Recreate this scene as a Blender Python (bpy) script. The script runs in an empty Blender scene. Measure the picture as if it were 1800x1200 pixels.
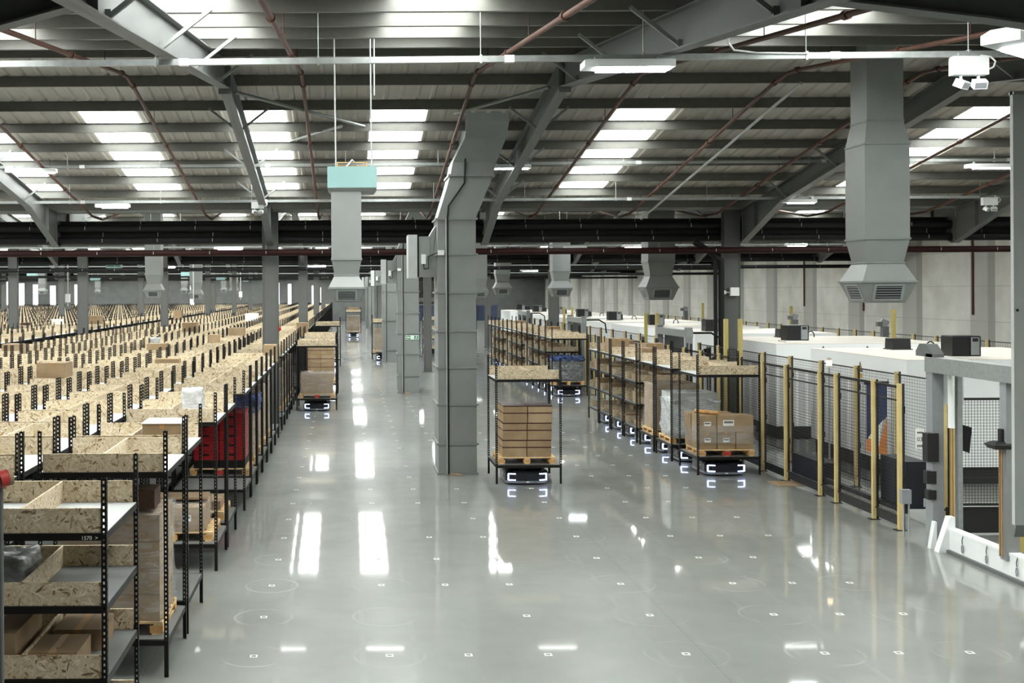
import bpy, bmesh, math, random
from mathutils import Vector, Matrix

# ------------------------------------------------------------------ camera, world, exposure
S = bpy.context.scene
COL = S.collection
F, CX, CY, HC, ROLL = 2000.0, 610.0, 511.0, 4.1, math.radians(0.3)
cd = bpy.data.cameras.new('camera')
cam = bpy.data.objects.new('camera', cd)
COL.objects.link(cam)
cam.location = (0, 0, HC)
cam.rotation_euler = (math.pi / 2, ROLL, 0)
cd.sensor_fit = 'HORIZONTAL'
cd.sensor_width = 36
cd.lens = F * 36 / 1800
cd.shift_x = (900 - CX) / 1800
cd.shift_y = -(600 - CY) / 1800
cd.clip_start, cd.clip_end = 0.1, 500
S.camera = cam

w = bpy.data.worlds.new('world')
S.world = w
w.use_nodes = True
w.node_tree.nodes['Background'].inputs[0].default_value = (0.75, 0.85, 1, 1)
w.node_tree.nodes['Background'].inputs[1].default_value = 1.0

S.view_settings.view_transform = 'Standard'
S.view_settings.look = 'None'
S.view_settings.gamma = 1
S.view_settings.use_curve_mapping = False
S.view_settings.exposure = 0.55
S.cycles.use_denoising = True
S.cycles.max_bounces = 7
S.cycles.diffuse_bounces = 4
S.cycles.glossy_bounces = 4
S.cycles.transmission_bounces = 4
S.cycles.transparent_max_bounces = 24
S.cycles.sample_clamp_indirect = 6
S.cycles.caustics_reflective = False
S.cycles.caustics_refractive = False

SKY_E = 13.0
TUBE_E = 30.0       # fluorescent / LED battens

random.seed(7)


def at(px, py, Y):
    """point seen at pixel (px, py) of the 1800x1200 frame, at distance Y from the camera plane"""
    dx, dy = px - CX, CY - py
    c, s = math.cos(ROLL), math.sin(ROLL)
    return Vector(((dx * c + dy * s) * Y / F, Y, HC + (-dx * s + dy * c) * Y / F))


# ------------------------------------------------------------------ materials
MATS = {}


def new_mat(name):
    m = bpy.data.materials.new(name)
    m.use_nodes = True
    MATS[name] = m
    nt = m.node_tree
    return m, nt, nt.nodes['Principled BSDF']


def N(nt, t, **kw):
    n = nt.nodes.new(t)
    for k, v in kw.items():
        if k.startswith('i_'):
            n.inputs[k[2:].replace('_', ' ')].default_value = v
        else:
            setattr(n, k, v)
    return n


def hexc(h):
    h = h.lstrip('#')
    r = []
    for i in (0, 2, 4):
        c = int(h[i:i + 2], 16) / 255
        r.append(c / 12.92 if c <= 0.04045 else ((c + 0.055) / 1.055) ** 2.4)
    return (*r, 1)


def ramp(nt, stops):
    r = nt.nodes.new('ShaderNodeValToRGB')
    e = r.color_ramp.elements
    while len(e) > 1:
        e.remove(e[-1])
    e[0].position, e[0].color = stops[0]
    for p, c in stops[1:]:
        n = e.new(p)
        n.color = c
    return r


def obj_coords(nt, scale=(1, 1, 1), jitter=True):
    tc = N(nt, 'ShaderNodeTexCoord')
    mp = N(nt, 'ShaderNodeMapping')
    mp.inputs['Scale'].default_value = scale
    if jitter:
        oi = N(nt, 'ShaderNodeObjectInfo')
        mu = N(nt, 'ShaderNodeMath', operation='MULTIPLY')
        mu.inputs[1].default_value = 37.0
        nt.links.new(oi.outputs['Random'], mu.inputs[0])
        ad = N(nt, 'ShaderNodeVectorMath', operation='ADD')
        nt.links.new(tc.outputs['Object'], ad.inputs[0])
        nt.links.new(mu.outputs[0], ad.inputs[1])
        nt.links.new(ad.outputs[0], mp.inputs['Vector'])
    else:
        nt.links.new(tc.outputs['Object'], mp.inputs['Vector'])
    return mp


def plain(name, col, rough=0.5, metal=0.0, var=0.12, scale=6.0, rvar=0.1, spec=0.5):
    m, nt, b = new_mat(name)
    c = hexc(col)
    mp = obj_coords(nt)
    no = N(nt, 'ShaderNodeTexNoise')
    no.inputs['Scale'].default_value = scale
    no.inputs['Detail'].default_value = 4
    nt.links.new(mp.outputs[0], no.inputs['Vector'])
    lo = tuple(x * (1 - var) for x in c[:3]) + (1,)
    hi = tuple(min(1, x * (1 + var)) for x in c[:3]) + (1,)
    r = ramp(nt, [(0.3, lo), (0.7, hi)])
    nt.links.new(no.outputs[0], r.inputs[0])
    nt.links.new(r.outputs[0], b.inputs['Base Color'])
    mr = N(nt, 'ShaderNodeMapRange')
    mr.inputs['To Min'].default_value = max(0.02, rough - rvar)
    mr.inputs['To Max'].default_value = min(1, rough + rvar)
    nt.links.new(no.outputs[0], mr.inputs[0])
    nt.links.new(mr.outputs[0], b.inputs['Roughness'])
    b.inputs['Metallic'].default_value = metal
    b.inputs['Specular IOR Level'].default_value = spec
    return m


def emit(name, col, strength):
    m, nt, b = new_mat(name)
    b.inputs['Base Color'].default_value = (0.8, 0.8, 0.8, 1)
    b.inputs['Emission Color'].default_value = hexc(col)
    b.inputs['Emission Strength'].default_value = strength
    return m


plain('black_steel', '#110f0e', 0.5, 0.0, 0.25, spec=0.3)
plain('tray_steel', '#6a6c6b', 0.5, 0.0, 0.15, 3)
plain('deck_white', '#bcbfbe', 0.5, 0, 0.04, 3)
plain('galvanised', '#9b9f9d', 0.42, 0.55, 0.1, 14)
plain('galv_dull', '#7d817e', 0.55, 0.25, 0.08, 5)
plain('duct_grey', '#808381', 0.5, 0.15, 0.05, 2.5)
plain('purlin_steel', '#5b5b55', 0.45, 0.1, 0.08, 8)
plain('painted_steel', '#616362', 0.55, 0.0, 0.07, 2.5)
plain('column_grey', '#565755', 0.6, 0.0, 0.06, 2)
plain('roof_sheet', '#a09c93', 0.6, 0.0, 0.06, 2)
plain('banner_blue', '#2b3658', 0.6, 0, 0.1, 3)
plain('rust_pipe', '#4b2c1f', 0.6, 0.0, 0.35, 9)
plain('red_pipe', '#260c08', 0.6, 0.0, 0.2, 4, spec=0.2)
plain('black_pipe', '#161616', 0.6, 0.0, 0.15, 4, spec=0.25)
plain('white_paint', '#e3e6e4', 0.45, 0, 0.03, 3)
plain('machine_white', '#f3f5f4', 0.4, 0, 0.02, 1)
plain('machine_top', '#d8d2c6', 0.5, 0, 0.04, 1)
plain('teal', '#7b9c9a', 0.45, 0, 0.03, 3)
plain('yellow_post', '#cbb77e', 0.5, 0, 0.06, 6)
plain('yellow_safety', '#b9a968', 0.5, 0, 0.06, 6)
plain('mesh_black', '#141414', 0.5, 0, 0.1)
plain('black_plastic', '#0e0f12', 0.35, 0, 0.2)
plain('agv_shell', '#1a1c22', 0.28, 0, 0.2, 4)
plain('agv_silver', '#8e9299', 0.35, 0.6, 0.1, 8)
plain('wood_pale', '#d6b98a', 0.7, 0, 0.2, 10)
plain('wood_block', '#c79a62', 0.75, 0, 0.2, 12)
plain('strap', '#3c1412', 0.4, 0, 0.1)
plain('tape', '#a98455', 0.3, 0, 0.05)
plain('paper', '#eceae4', 0.7, 0, 0.03)
plain('ink', '#2a2a2a', 0.6, 0, 0.1)
plain('red_plastic', '#8e1418', 0.4, 0, 0.25, 5)
plain('red_soft', '#b5342c', 0.6, 0, 0.2, 6)
plain('dark_carton', '#4a3325', 0.7, 0, 0.15, 4)
plain('rubber', '#131314', 0.6, 0, 0.1, spec=0.25)
plain('beam_dark', '#2c2c2b', 0.6, 0, 0.1, spec=0.2)
plain('wall_grey', '#5b5d5c', 0.7, 0, 0.15, 1)
plain('panel_grey', '#c6cac6', 0.5, 0.0, 0.05, 2)
plain('heater_white', '#b4b8b5', 0.45, 0, 0.03)
plain('blue_panel', '#3a455f', 0.5, 0, 0.1, 3)
plain('navy', '#12151f', 0.5, 0, 0.1, 3)
plain('orange', '#d98a4b', 0.6, 0, 0.1, 4)
plain('sign_green', '#2f8a5a', 0.5, 0, 0.03)
plain('sign_yellow', '#d9ae3a', 0.5, 0, 0.03)
plain('sign_orange', '#e0a65a', 0.6, 0, 0.03)
plain('silver_unit', '#8f9294', 0.4, 0.2, 0.05, 8)
plain('conduit', '#a6a9a7', 0.4, 0.3, 0.05)
plain('brass_tube', '#b08a58', 0.35, 0.5, 0.1, 8)
plain('amber_lamp_base', '#cfcac0', 0.4, 0, 0.03)
emit('skylight', '#f6faf7', SKY_E)
emit('tube', '#f4fbff', TUBE_E)
emit('agv_led', '#b9ccff', 5.0)
emit('window_glow', '#eef6ff', 1.6)
emit('amber_glow', '#ffd9a0', 4.0)

# oriented strand board: long overlapping flakes at several angles
m, nt, b = new_mat('osb')
mp = obj_coords(nt)


def fnode(op, a, b_):
    n = N(nt, 'ShaderNodeMath', operation=op)
    for i, v in enumerate((a, b_)):
        if isinstance(v, (int, float)):
            n.inputs[i].default_value = v
        else:
            nt.links.new(v, n.inputs[i])
    return n.outputs[0]


best = None
for i, ang in enumerate((0.15, -0.45, 0.75, -1.0, 1.35)):
    m2 = N(nt, 'ShaderNodeMapping')
    m2.inputs['Location'].default_value = (i * 3.7, i * 1.3, i * 5.1)
    m2.inputs['Scale'].default_value = (13, 62, 62)
    vr = N(nt, 'ShaderNodeVectorRotate', rotation_type='Y_AXIS')
    vr.inputs['Angle'].default_value = ang
    nt.links.new(mp.outputs[0], vr.inputs['Vector'])
    nt.links.new(vr.outputs[0], m2.inputs['Vector'])
    v = N(nt, 'ShaderNodeTexVoronoi')
    v.inputs['Scale'].default_value = 1.0
    nt.links.new(m2.outputs[0], v.inputs['Vector'])
    sp = N(nt, 'ShaderNodeSeparateColor')
    nt.links.new(v.outputs['Color'], sp.inputs[0])
    if best is None:
        best, pri = sp.outputs[0], sp.outputs[1]
    else:
        g = fnode('GREATER_THAN', sp.outputs[1], pri)
        mx = N(nt, 'ShaderNodeMix')
        nt.links.new(g, mx.inputs[0])
        nt.links.new(best, mx.inputs[2])
        nt.links.new(sp.outputs[0], mx.inputs[3])
        best = mx.outputs[0]
        pri = fnode('MAXIMUM', sp.outputs[1], pri)
r = ramp(nt, [(0.0, hexc('#6b5138')), (0.07, hexc('#957a58')), (0.16, hexc('#b8a585')), (0.6, hexc('#c8b89b')), (0.9, hexc('#d2c4aa')), (1.0, hexc('#ddd1bb'))])
nt.links.new(best, r.inputs[0])
nt.links.new(r.outputs[0], b.inputs['Base Color'])
b.inputs['Roughness'].default_value = 0.7

# corrugated cardboard
m, nt, b = new_mat('cardboard')
mp = obj_coords(nt)
no = N(nt, 'ShaderNodeTexNoise')
no.inputs['Scale'].default_value = 3
no.inputs['Detail'].default_value = 5
nt.links.new(mp.outputs[0], no.inputs['Vector'])
oi = N(nt, 'ShaderNodeObjectInfo')
mxv = N(nt, 'ShaderNodeMath', operation='MULTIPLY_ADD')
mxv.inputs[1].default_value = 0.35
nt.links.new(oi.outputs['Random'], mxv.inputs[0])
nt.links.new(no.outputs[0], mxv.inputs[2])
r = ramp(nt, [(0.3, hexc('#7d684d')), (0.6, hexc('#8f785a')), (0.95, hexc('#a38c6d'))])
nt.links.new(mxv.outputs[0], r.inputs[0])
nt.links.new(r.outputs[0], b.inputs['Base Color'])
b.inputs['Roughness'].default_value = 0.75

# clear stretch film with wrinkles
for nm, tint, alpha in (('film', '#d9dde0', 0.16), ('film_grey', '#d5d8d9', 0.6), ('film_blue', '#4e68a0', 0.5)):
    m, nt, b = new_mat(nm)
    mp = obj_coords(nt, (1, 1, 3))
    no = N(nt, 'ShaderNodeTexNoise')
    no.inputs['Scale'].default_value = 5
    no.inputs['Detail'].default_value = 6
    no.inputs['Distortion'].default_value = 1.5
    nt.links.new(mp.outputs[0], no.inputs['Vector'])
    bp = N(nt, 'ShaderNodeBump')
    bp.inputs['Strength'].default_value = 0.3
    bp.inputs['Distance'].default_value = 0.06
    nt.links.new(no.outputs[0], bp.inputs['Height'])
    b.inputs['Base Color'].default_value = hexc(tint)
    b.inputs['Roughness'].default_value = 0.18
    nt.links.new(bp.outputs[0], b.inputs['Normal'])
    mr = N(nt, 'ShaderNodeMapRange')
    mr.inputs['From Min'].default_value = 0.35
    mr.inputs['From Max'].default_value = 0.7
    mr.inputs['To Min'].default_value = max(0.02, alpha - 0.12)
    mr.inputs['To Max'].default_value = min(1, alpha + 0.2)
    nt.links.new(no.outputs[0], mr.inputs[0])
    nt.links.new(mr.outputs[0], b.inputs['Alpha'])

# precast concrete wall: panels in 6 m bays with a darker strip, joints every 1.5 m
m, nt, b = new_mat('precast')
tc = N(nt, 'ShaderNodeTexCoord')
sx = N(nt, 'ShaderNodeSeparateXYZ')
nt.links.new(tc.outputs['Object'], sx.inputs[0])
no = N(nt, 'ShaderNodeTexNoise')
no.inputs['Scale'].default_value = 0.8
no.inputs['Detail'].default_value = 6
nt.links.new(tc.outputs['Object'], no.inputs['Vector'])
r = ramp(nt, [(0.3, hexc('#b9b6ad')), (0.7, hexc('#d3d1c9'))])
nt.links.new(no.outputs[0], r.inputs[0])


def modless(src, period, off, width):
    a = N(nt, 'ShaderNodeMath', operation='ADD')
    a.inputs[1].default_value = off
    nt.links.new(src, a.inputs[0])
    mo = N(nt, 'ShaderNodeMath', operation='FLOORED_MODULO')
    mo.inputs[1].default_value = period
    nt.links.new(a.outputs[0], mo.inputs[0])
    l = N(nt, 'ShaderNodeMath', operation='LESS_THAN')
    l.inputs[1].default_value = width
    nt.links.new(mo.outputs[0], l.inputs[0])
    return l.outputs[0]


def mixc(fac, c1, c2, mode='MIX', k=None):
    mx = N(nt, 'ShaderNodeMixRGB', blend_type=mode)
    if k is not None:
        mm = N(nt, 'ShaderNodeMath', operation='MULTIPLY')
        mm.inputs[1].default_value = k
        nt.links.new(fac, mm.inputs[0])
        fac = mm.outputs[0]
    nt.links.new(fac, mx.inputs[0])
    nt.links.new(c1, mx.inputs[1]) if not isinstance(c1, tuple) else setattr(mx.inputs[1], 'default_value', c1)
    nt.links.new(c2, mx.inputs[2]) if not isinstance(c2, tuple) else setattr(mx.inputs[2], 'default_value', c2)
    return mx.outputs[0]


col = mixc(modless(sx.outputs['Y'], 6.0, 0.6, 1.9), r.outputs[0], hexc('#9c9a93'), k=0.75)
col = mixc(modless(sx.outputs['Y'], 6.0, 0.6, 0.55), col, hexc('#86857f'), k=0.6)
col = mixc(modless(sx.outputs['Z'], 1.5, 0.35, 0.025), col, hexc('#8b8982'), k=0.6)
nt.links.new(col, b.inputs['Base Color'])
b.inputs['Roughness'].default_value = 0.8

# polished concrete floor: pale, glossy, with robot turning rings and tyre tracks
m, nt, b = new_mat('polished_concrete')
tc = N(nt, 'ShaderNodeTexCoord')
sx = N(nt, 'ShaderNodeSeparateXYZ')
nt.links.new(tc.outputs['Object'], sx.inputs[0])
no = N(nt, 'ShaderNodeTexNoise')
no.inputs['Scale'].default_value = 0.55
no.inputs['Detail'].default_value = 7
no.inputs['Roughness'].default_value = 0.6
nt.links.new(tc.outputs['Object'], no.inputs['Vector'])
r = ramp(nt, [(0.3, hexc('#7b7d79')), (0.7, hexc('#878985'))])
nt.links.new(no.outputs[0], r.inputs[0])
n2 = N(nt, 'ShaderNodeTexNoise')
n2.inputs['Scale'].default_value = 1.7
n2.inputs['Detail'].default_value = 3
nt.links.new(tc.outputs['Object'], n2.inputs['Vector'])


def M(op, a, b_=None):
    n = N(nt, 'ShaderNodeMath', operation=op)
    for i, v in enumerate((a, b_)):
        if v is None:
            continue
        if isinstance(v, (int, float)):
            n.inputs[i].default_value = v
        else:
            nt.links.new(v, n.inputs[i])
    return n.outputs[0]


LANES = (-1.07, 0.457, 1.345, 2.24, 3.79, 5.35, 6.18, 6.98)
ROW0, PITCH = 9.73, 1.53
yy = M('SUBTRACT', M('FLOORED_MODULO', M('ADD', sx.outputs['Y'], PITCH / 2 - ROW0), PITCH), PITCH / 2)
total = None
for k, (lx, rad, amt) in enumerate(((-1.07, 0.36, 0.3), (0.457, 0.40, 0.16), (3.79, 0.46, 0.16), (5.35, 0.42, 0.26), (6.98, 0.40, 0.2))):
    xx = M('SUBTRACT', sx.outputs['X'], lx)
    d = M('SQRT', M('ADD', M('MULTIPLY', xx, xx), M('MULTIPLY', yy, yy)))
    ring = M('LESS_THAN', M('ABSOLUTE', M('SUBTRACT', d, rad)), 0.018)
    seg = N(nt, 'ShaderNodeMapRange')
    seg.inputs['From Min'].default_value = 0.42 + 0.03 * (k > 0)
    seg.inputs['From Max'].default_value = 0.62
    nt.links.new(n2.outputs[0], seg.inputs[0])
    ring = M('MULTIPLY', M('MULTIPLY', ring, seg.outputs[0]), amt)
    trk = M('LESS_THAN', M('ABSOLUTE', M('SUBTRACT', M('ABSOLUTE', xx), 0.3)), 0.035)
    ring = M('MAXIMUM', ring, M('MULTIPLY', M('MULTIPLY', trk, seg.outputs[0]), 0.07))
    total = ring if total is None else M('MAXIMUM', total, ring)
col = mixc(total, r.outputs[0], hexc('#c9cbc8'))
jo = M('MAXIMUM', modless(sx.outputs['X'], 6.2, 2.21, 0.012), modless(sx.outputs['Y'], 6.1, 1.0, 0.012))
col = mixc(jo, col, hexc('#5d5f5e'), k=0.45)
nt.links.new(col, b.inputs['Base Color'])
mr = N(nt, 'ShaderNodeMapRange')
mr.inputs['From Min'].default_value = 0.3
mr.inputs['From Max'].default_value = 0.7
mr.inputs['To Min'].default_value = 0.28
mr.inputs['To Max'].default_value = 0.38
nt.links.new(n2.outputs[0], mr.inputs[0])
nt.links.new(mr.outputs[0], b.inputs['Roughness'])
b.inputs['Specular IOR Level'].default_value = 0.25
b.inputs['Coat Weight'].default_value = 0.8
b.inputs['Coat IOR'].default_value = 1.62
b.inputs['Coat Roughness'].default_value = 0.04


# ------------------------------------------------------------------ mesh builder
class MB:
    def __init__(self):
        self.v, self.f, self.mi, self.sm = [], [], [], []
        self.mats = []

    def mid(self, m):
        if m not in self.mats:
            self.mats.append(m)
        return self.mats.index(m)

    def add(self, vs, fs, m, smooth=False):
        o = len(self.v)
        self.v += [tuple(p) for p in vs]
        k = self.mid(m)
        for f in fs:
            self.f.append(tuple(i + o for i in f))
            self.mi.append(k)
            self.sm.append(smooth)
        return self

    def box(self, x0, x1, y0, y1, z0, z1, m):
        vs = [(x, y, z) for z in (z0, z1) for y in (y0, y1) for x in (x0, x1)]
        return self.add(vs, [(0, 2, 3, 1), (4, 5, 7, 6), (0, 1, 5, 4), (2, 6, 7, 3), (0, 4, 6, 2), (1, 3, 7, 5)], m)

    def cbox(self, c, s, m, rot=None):
        vs = []
        for z in (-.5, .5):
            for y in (-.5, .5):
                for x in (-.5, .5):
                    p = Vector((x * s[0], y * s[1], z * s[2]))
                    if rot is not None:
                        p = rot @ p
                    vs.append(p + Vector(c))
        return self.add(vs, [(0, 2, 3, 1), (4, 5, 7, 6), (0, 1, 5, 4), (2, 6, 7, 3), (0, 4, 6, 2), (1, 3, 7, 5)], m)

    def bar(self, a, b, wd, ht, m):
        """rectangular bar from a to b"""
        a, b = Vector(a), Vector(b)
        d = (b - a)
        q = d.to_track_quat('Y', 'Z').to_matrix()
        return self.cbox((a + b) / 2, (wd, d.length, ht), m, q)

    def tube(self, pts, r, m, n=8, caps=True):
        pts = [Vector(p) for p in pts]
        rings = []
        for i, p in enumerate(pts):
            if i == 0:
                t = pts[1] - p
            elif i == len(pts) - 1:
                t = p - pts[-2]
            else:
                t = (pts[i + 1] - p).normalized() + (p - pts[i - 1]).normalized()
            t = t.normalized()
            q = t.to_track_quat('Z', 'X' if abs(t.x) < 0.9 else 'Y').to_matrix()
            rings.append([p + q @ Vector((r * math.cos(2 * math.pi * j / n), r * math.sin(2 * math.pi * j / n), 0)) for j in range(n)])
        # keep rings untwisted
        for i in range(1, len(rings)):
            best = min(range(n), key=lambda s: sum((rings[i][(j + s) % n] - rings[i - 1][j]).length for j in range(n)))
            rings[i] = rings[i][best:] + rings[i][:best]
        vs = [p for rg in rings for p in rg]
        fs = []
        for i in range(len(rings) - 1):
            for j in range(n):
                k = (j + 1) % n
                fs.append((i * n + j, i * n + k, (i + 1) * n + k, (i + 1) * n + j))
        self.add(vs, fs, m, True)
        if caps:
            self.add(rings[0], [tuple(range(n))[::-1]], m)
            self.add(rings[-1], [tuple(range(n))], m)
        return self

    def loft(self, secs, m, caps=True):
        """secs: (z, x0, x1, y0, y1) rectangles"""
        vs, fs = [], []
        for z, x0, x1, y0, y1 in secs:
            vs += [(x0, y0, z), (x1, y0, z), (x1, y1, z), (x0, y1, z)]
        for i in range(len(secs) - 1):
            o = 4 * i
            for j in range(4):
                k = (j + 1) % 4
                fs.append((o + j, o + k, o + 4 + k, o + 4 + j))
        if caps:
            fs.append((3, 2, 1, 0))
            o = 4 * (len(secs) - 1)
            fs.append((o, o + 1, o + 2, o + 3))
        return self.add(vs, fs, m)

    def prism(self, pts, axis, a, b, m):
        """polygon pts (2-tuples) in the plane across axis, extruded a..b"""
        n = len(pts)

        def P(u, v, t):
            return {'x': (t, u, v), 'y': (u, t, v), 'z': (u, v, t)}[axis]
        vs = [P(u, v, a) for u, v in pts] + [P(u, v, b) for u, v in pts]
        fs = [tuple(range(n)), tuple(range(2 * n - 1, n - 1, -1))]
        for i in range(n):
            j = (i + 1) % n
            fs.append((i, i + n, j + n, j))
        return self.add(vs, fs, m)

    def mesh(self, name):
        me = bpy.data.meshes.new(name)
        me.from_pydata(self.v, [], self.f)
        for mm in self.mats:
            me.materials.append(MATS[mm])
        me.polygons.foreach_set('material_index', self.mi)
        me.polygons.foreach_set('use_smooth', self.sm)
        bm = bmesh.new()
        bm.from_mesh(me)
        bmesh.ops.recalc_face_normals(bm, faces=bm.faces)
        bm.to_mesh(me)
        bm.free()
        me.update()
        return me


LABELS = {}


def tag(o, label=None, cat=None, group=None, kind=None):
    if label:
        o['label'] = label
        LABELS.setdefault(label, []).append(o.name)
    if cat:
        o['category'] = cat
    if group:
        o['group'] = group
    if kind:
        o['kind'] = kind
    return o


def link(name, data, parent=None, loc=(0, 0, 0)):
    o = bpy.data.objects.new(name, data)
    COL.objects.link(o)
    o.parent = parent
    o.location = loc
    return o


def put(name, mb, parent=None, loc=(0, 0, 0)):
    return link(name, mb.mesh(name) if isinstance(mb, MB) else mb, parent, loc)


def root(name, loc, label, cat, group=None, rz=0):
    o = bpy.data.objects.new(name, None)
    o.empty_display_size = 0.2
    COL.objects.link(o)
    o.location = loc
    o.rotation_euler = (0, 0, rz)
    return tag(o, label, cat, group)


def struct(name, mb, parent=None):
    o = put(name, mb, parent)
    if parent is None:
        o['kind'] = 'structure'
    return o


NUM = ['zeroth', 'first', 'second', 'third', 'fourth', 'fifth', 'sixth', 'seventh', 'eighth', 'ninth', 'tenth', 'eleventh', 'twelfth',
       'thirteenth', 'fourteenth', 'fifteenth', 'sixteenth', 'seventeenth', 'eighteenth', 'nineteenth']


def nth(n):
    if n < 20:
        return NUM[n]
    t, u = divmod(n, 10)
    tens = {2: 'twent', 3: 'thirt', 4: 'fort', 5: 'fift', 6: 'sixt', 7: 'sevent', 8: 'eight', 9: 'ninet', 10: 'hundred'}[t]
    return tens + 'ieth' if u == 0 else tens + 'y-' + NUM[u]
# ------------------------------------------------------------------ building shell
XL, XR, YB, YF = -50.0, 27.0, -15.9, 155.0
V0, SPAN, ZA, ZV = 8.5, 24.4, 8.55, 6.60
HALF = SPAN / 2
SL = (ZA - ZV) / HALF


NODES = [(-28.1, 8.3), (-15.9, 7.05), (-3.7, 8.5), (8.5, 7.05), (20.7, 8.5), (32.9, 6.6), (45.1, 8.3), (57.3, 6.6), (69.5, 8.3), (81.7, 6.6), (93.9, 8.3),
         (106.1, 6.6), (118.3, 8.3), (130.5, 6.6), (142.7, 8.3), (154.9, 6.6), (167.1, 8.3)]


def roofz(Y):
    for (a, za), (b_, zb_) in zip(NODES, NODES[1:]):
        if a <= Y <= b_:
            return za + (zb_ - za) * (Y - a) / (b_ - a)
    return 7.0


mb = MB()
mb.box(XL, XR, YB, YF, -0.2, 0, 'polished_concrete')
struct('floor', mb)
mb = MB().box(XR, XR + 0.25, YB, YF, 0, 8.8, 'precast')
struct('wall_right', mb)
mb = MB().box(XL - 0.25, XL, YB, YF, 0, 8.8, 'precast')
struct('wall_left', mb)
mb = MB().box(XL - 0.25, XR + 0.25, YF, YF + 0.25, 0, 8.8, 'wall_grey')
struct('wall_back', mb)
mb = MB().box(XL - 0.25, XR + 0.25, YB - 0.25, YB, 0, 8.8, 'painted_steel')
struct('wall_front', mb)

SLOPES = []          # (ya, yb): valley end, ridge end
for n in range(-1, 6):
    v = V0 + SPAN * n
    SLOPES.append((v, v + HALF))
    SLOPES.append((v + SPAN, v + HALF))

# profiled roof sheet, ribs running down the slope
for ya, yb in SLOPES:
    mb = MB()
    prof, x = [], XL
    while x < XR:
        prof += [(x, 0), (x + 0.19, 0), (x + 0.225, -0.032), (x + 0.285, -0.032)]
        x += 0.32
    prof.append((min(x, XR + 0.3), 0))
    vs = [(px, ya, roofz(ya) + pz) for px, pz in prof] + [(px, yb, roofz(yb) + pz) for px, pz in prof]
    k = len(prof)
    mb.add(vs, [(i, i + 1, k + i + 1, k + i) for i in range(k - 1)], 'roof_sheet')
    struct('ceiling', mb)

# translucent roof lights; unseen ones behind and at right added to light camera-facing surfaces
STRIPS = [-8.3, -5.1, -1.9, 1.1, 6.4, 13.9, 20.6] + [-11.4 - 3.1 * i for i in range(12)]
n = 0
for ya, yb in SLOPES:
    d = 1 if yb > ya else -1
    for xc in STRIPS + ([17.2, 23.9] if max(ya, yb) < 21 else []):  # outer two strips added out of view to brighten the machine cells
        if max(ya, yb) < 8 or max(ya, yb) < 9 and xc not in (1.1, 13.9, 17.2, 20.6, 23.9):
            continue
        n += 1
        y0, y1 = ya + d * 1.8, yb - d * 3.2
        z0, z1 = roofz(y0) - 0.036, roofz(y1) - 0.036
        mb = MB()
        a, b2 = xc - 0.575, xc + 0.575
        mb.add([(a, y0, z0), (b2, y0, z0), (b2, y1, z1), (a, y1, z1), (a, y0, z0 + .008), (b2, y0, z0 + .008), (b2, y1, z1 + .008), (a, y1, z1 + .008)],
               [(0, 1, 2, 3), (7, 6, 5, 4), (0, 4, 5, 1), (1, 5, 6, 2), (2, 6, 7, 3), (3, 7, 4, 0)], 'skylight')
        struct('window_%d' % n, mb)

# Z purlins on every slope
for ya, yb in SLOPES:
    d = 1 if yb > ya else -1
    for k in range(8):
        y = ya + d * (0.45 + 1.5 * k)
        z = roofz(y) - 0.04
        mb = MB()
        mb.prism([(y, z), (y, z - 0.2), (y + .065, z - 0.2), (y + .065, z - .182), (y + .006, z - .19), (y + .006, z - .004), (y - .06, z - .004), (y - .06, z)][::1], 'x', XL, XR, 'purlin_steel')
        struct('purlin_beam', mb)

FRAMES = [-2.21, 3.98, 11.45, 17.6, 23.8, -8.4, -14.6, -20.8, -27.0, -33.2, -39.4, -45.6]
for n in range(-1, 6):
    v = V0 + SPAN * n
    for fx in FRAMES:
        if abs(fx) > 16 and n < 0:
            continue
        mb = MB()

        def bot(y):
            t = min(abs(y - v), abs(v + SPAN - y))
            return roofz(y) - 0.24 - 0.47 - (0 if abs(y - 8.5) < 4 else 0.5) * max(0, 1 - t / 3.0)
        ys = [v + 0.02, v + 3.0, v + HALF, v + SPAN - 3.0, v + SPAN - 0.02]
        zt = [roofz(y) - 0.24 for y in ys]
        zb = [bot(y) for y in ys]
        tb = 0.1
        for i in range(4):
            y0, y1 = ys[i], ys[i + 1]
            mb.prism([(y0, zt[i]), (y1, zt[i + 1]), (y1, zb[i + 1]), (y0, zb[i])], 'x', fx - .006, fx + .006, 'painted_steel')
            for zz in (zt, zb):
                s = -1 if zz is zt else 1
                mb.prism([(y0, zz[i]), (y1, zz[i + 1]), (y1, zz[i + 1] + s * .018), (y0, zz[i] + s * .018)], 'x', fx - tb, fx + tb, 'painted_steel')
        mb.box(fx - .11, fx + .11, ys[2] - .02, ys[2] + .02, zb[2] - .1, zt[2], 'painted_steel')
        for i, y in enumerate((v + 1.2, v + SPAN - 1.2)):
            mb.box(fx - .1, fx + .1, y - .006, y + .006, bot(y), roofz(y) - .24, 'painted_steel')
        r = struct('rafter_beam', mb)
        if n <= 1 and -9 < fx < 12:
            for dd in (1, -1):
                base = v if dd == 1 else v + SPAN
                for k in range(1 if n == 0 and dd == 1 else 2, 8, 2):
                    y = base + dd * (0.45 + 1.5 * k)
                    for sx in (-1, 1):
                        b3 = MB()
                        b3.bar((fx + sx * .03, y, bot(y) + .05), (fx + sx * .62, y, roofz(y) - .2), .045, .045, 'galv_dull')
                        b3.box(fx + sx * .03 - .03, fx + sx * .03 + .03, y - .03, y + .03, bot(y) + .02, bot(y) + .12, 'galv_dull')
                        put('fly_brace', b3, r)

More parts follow.
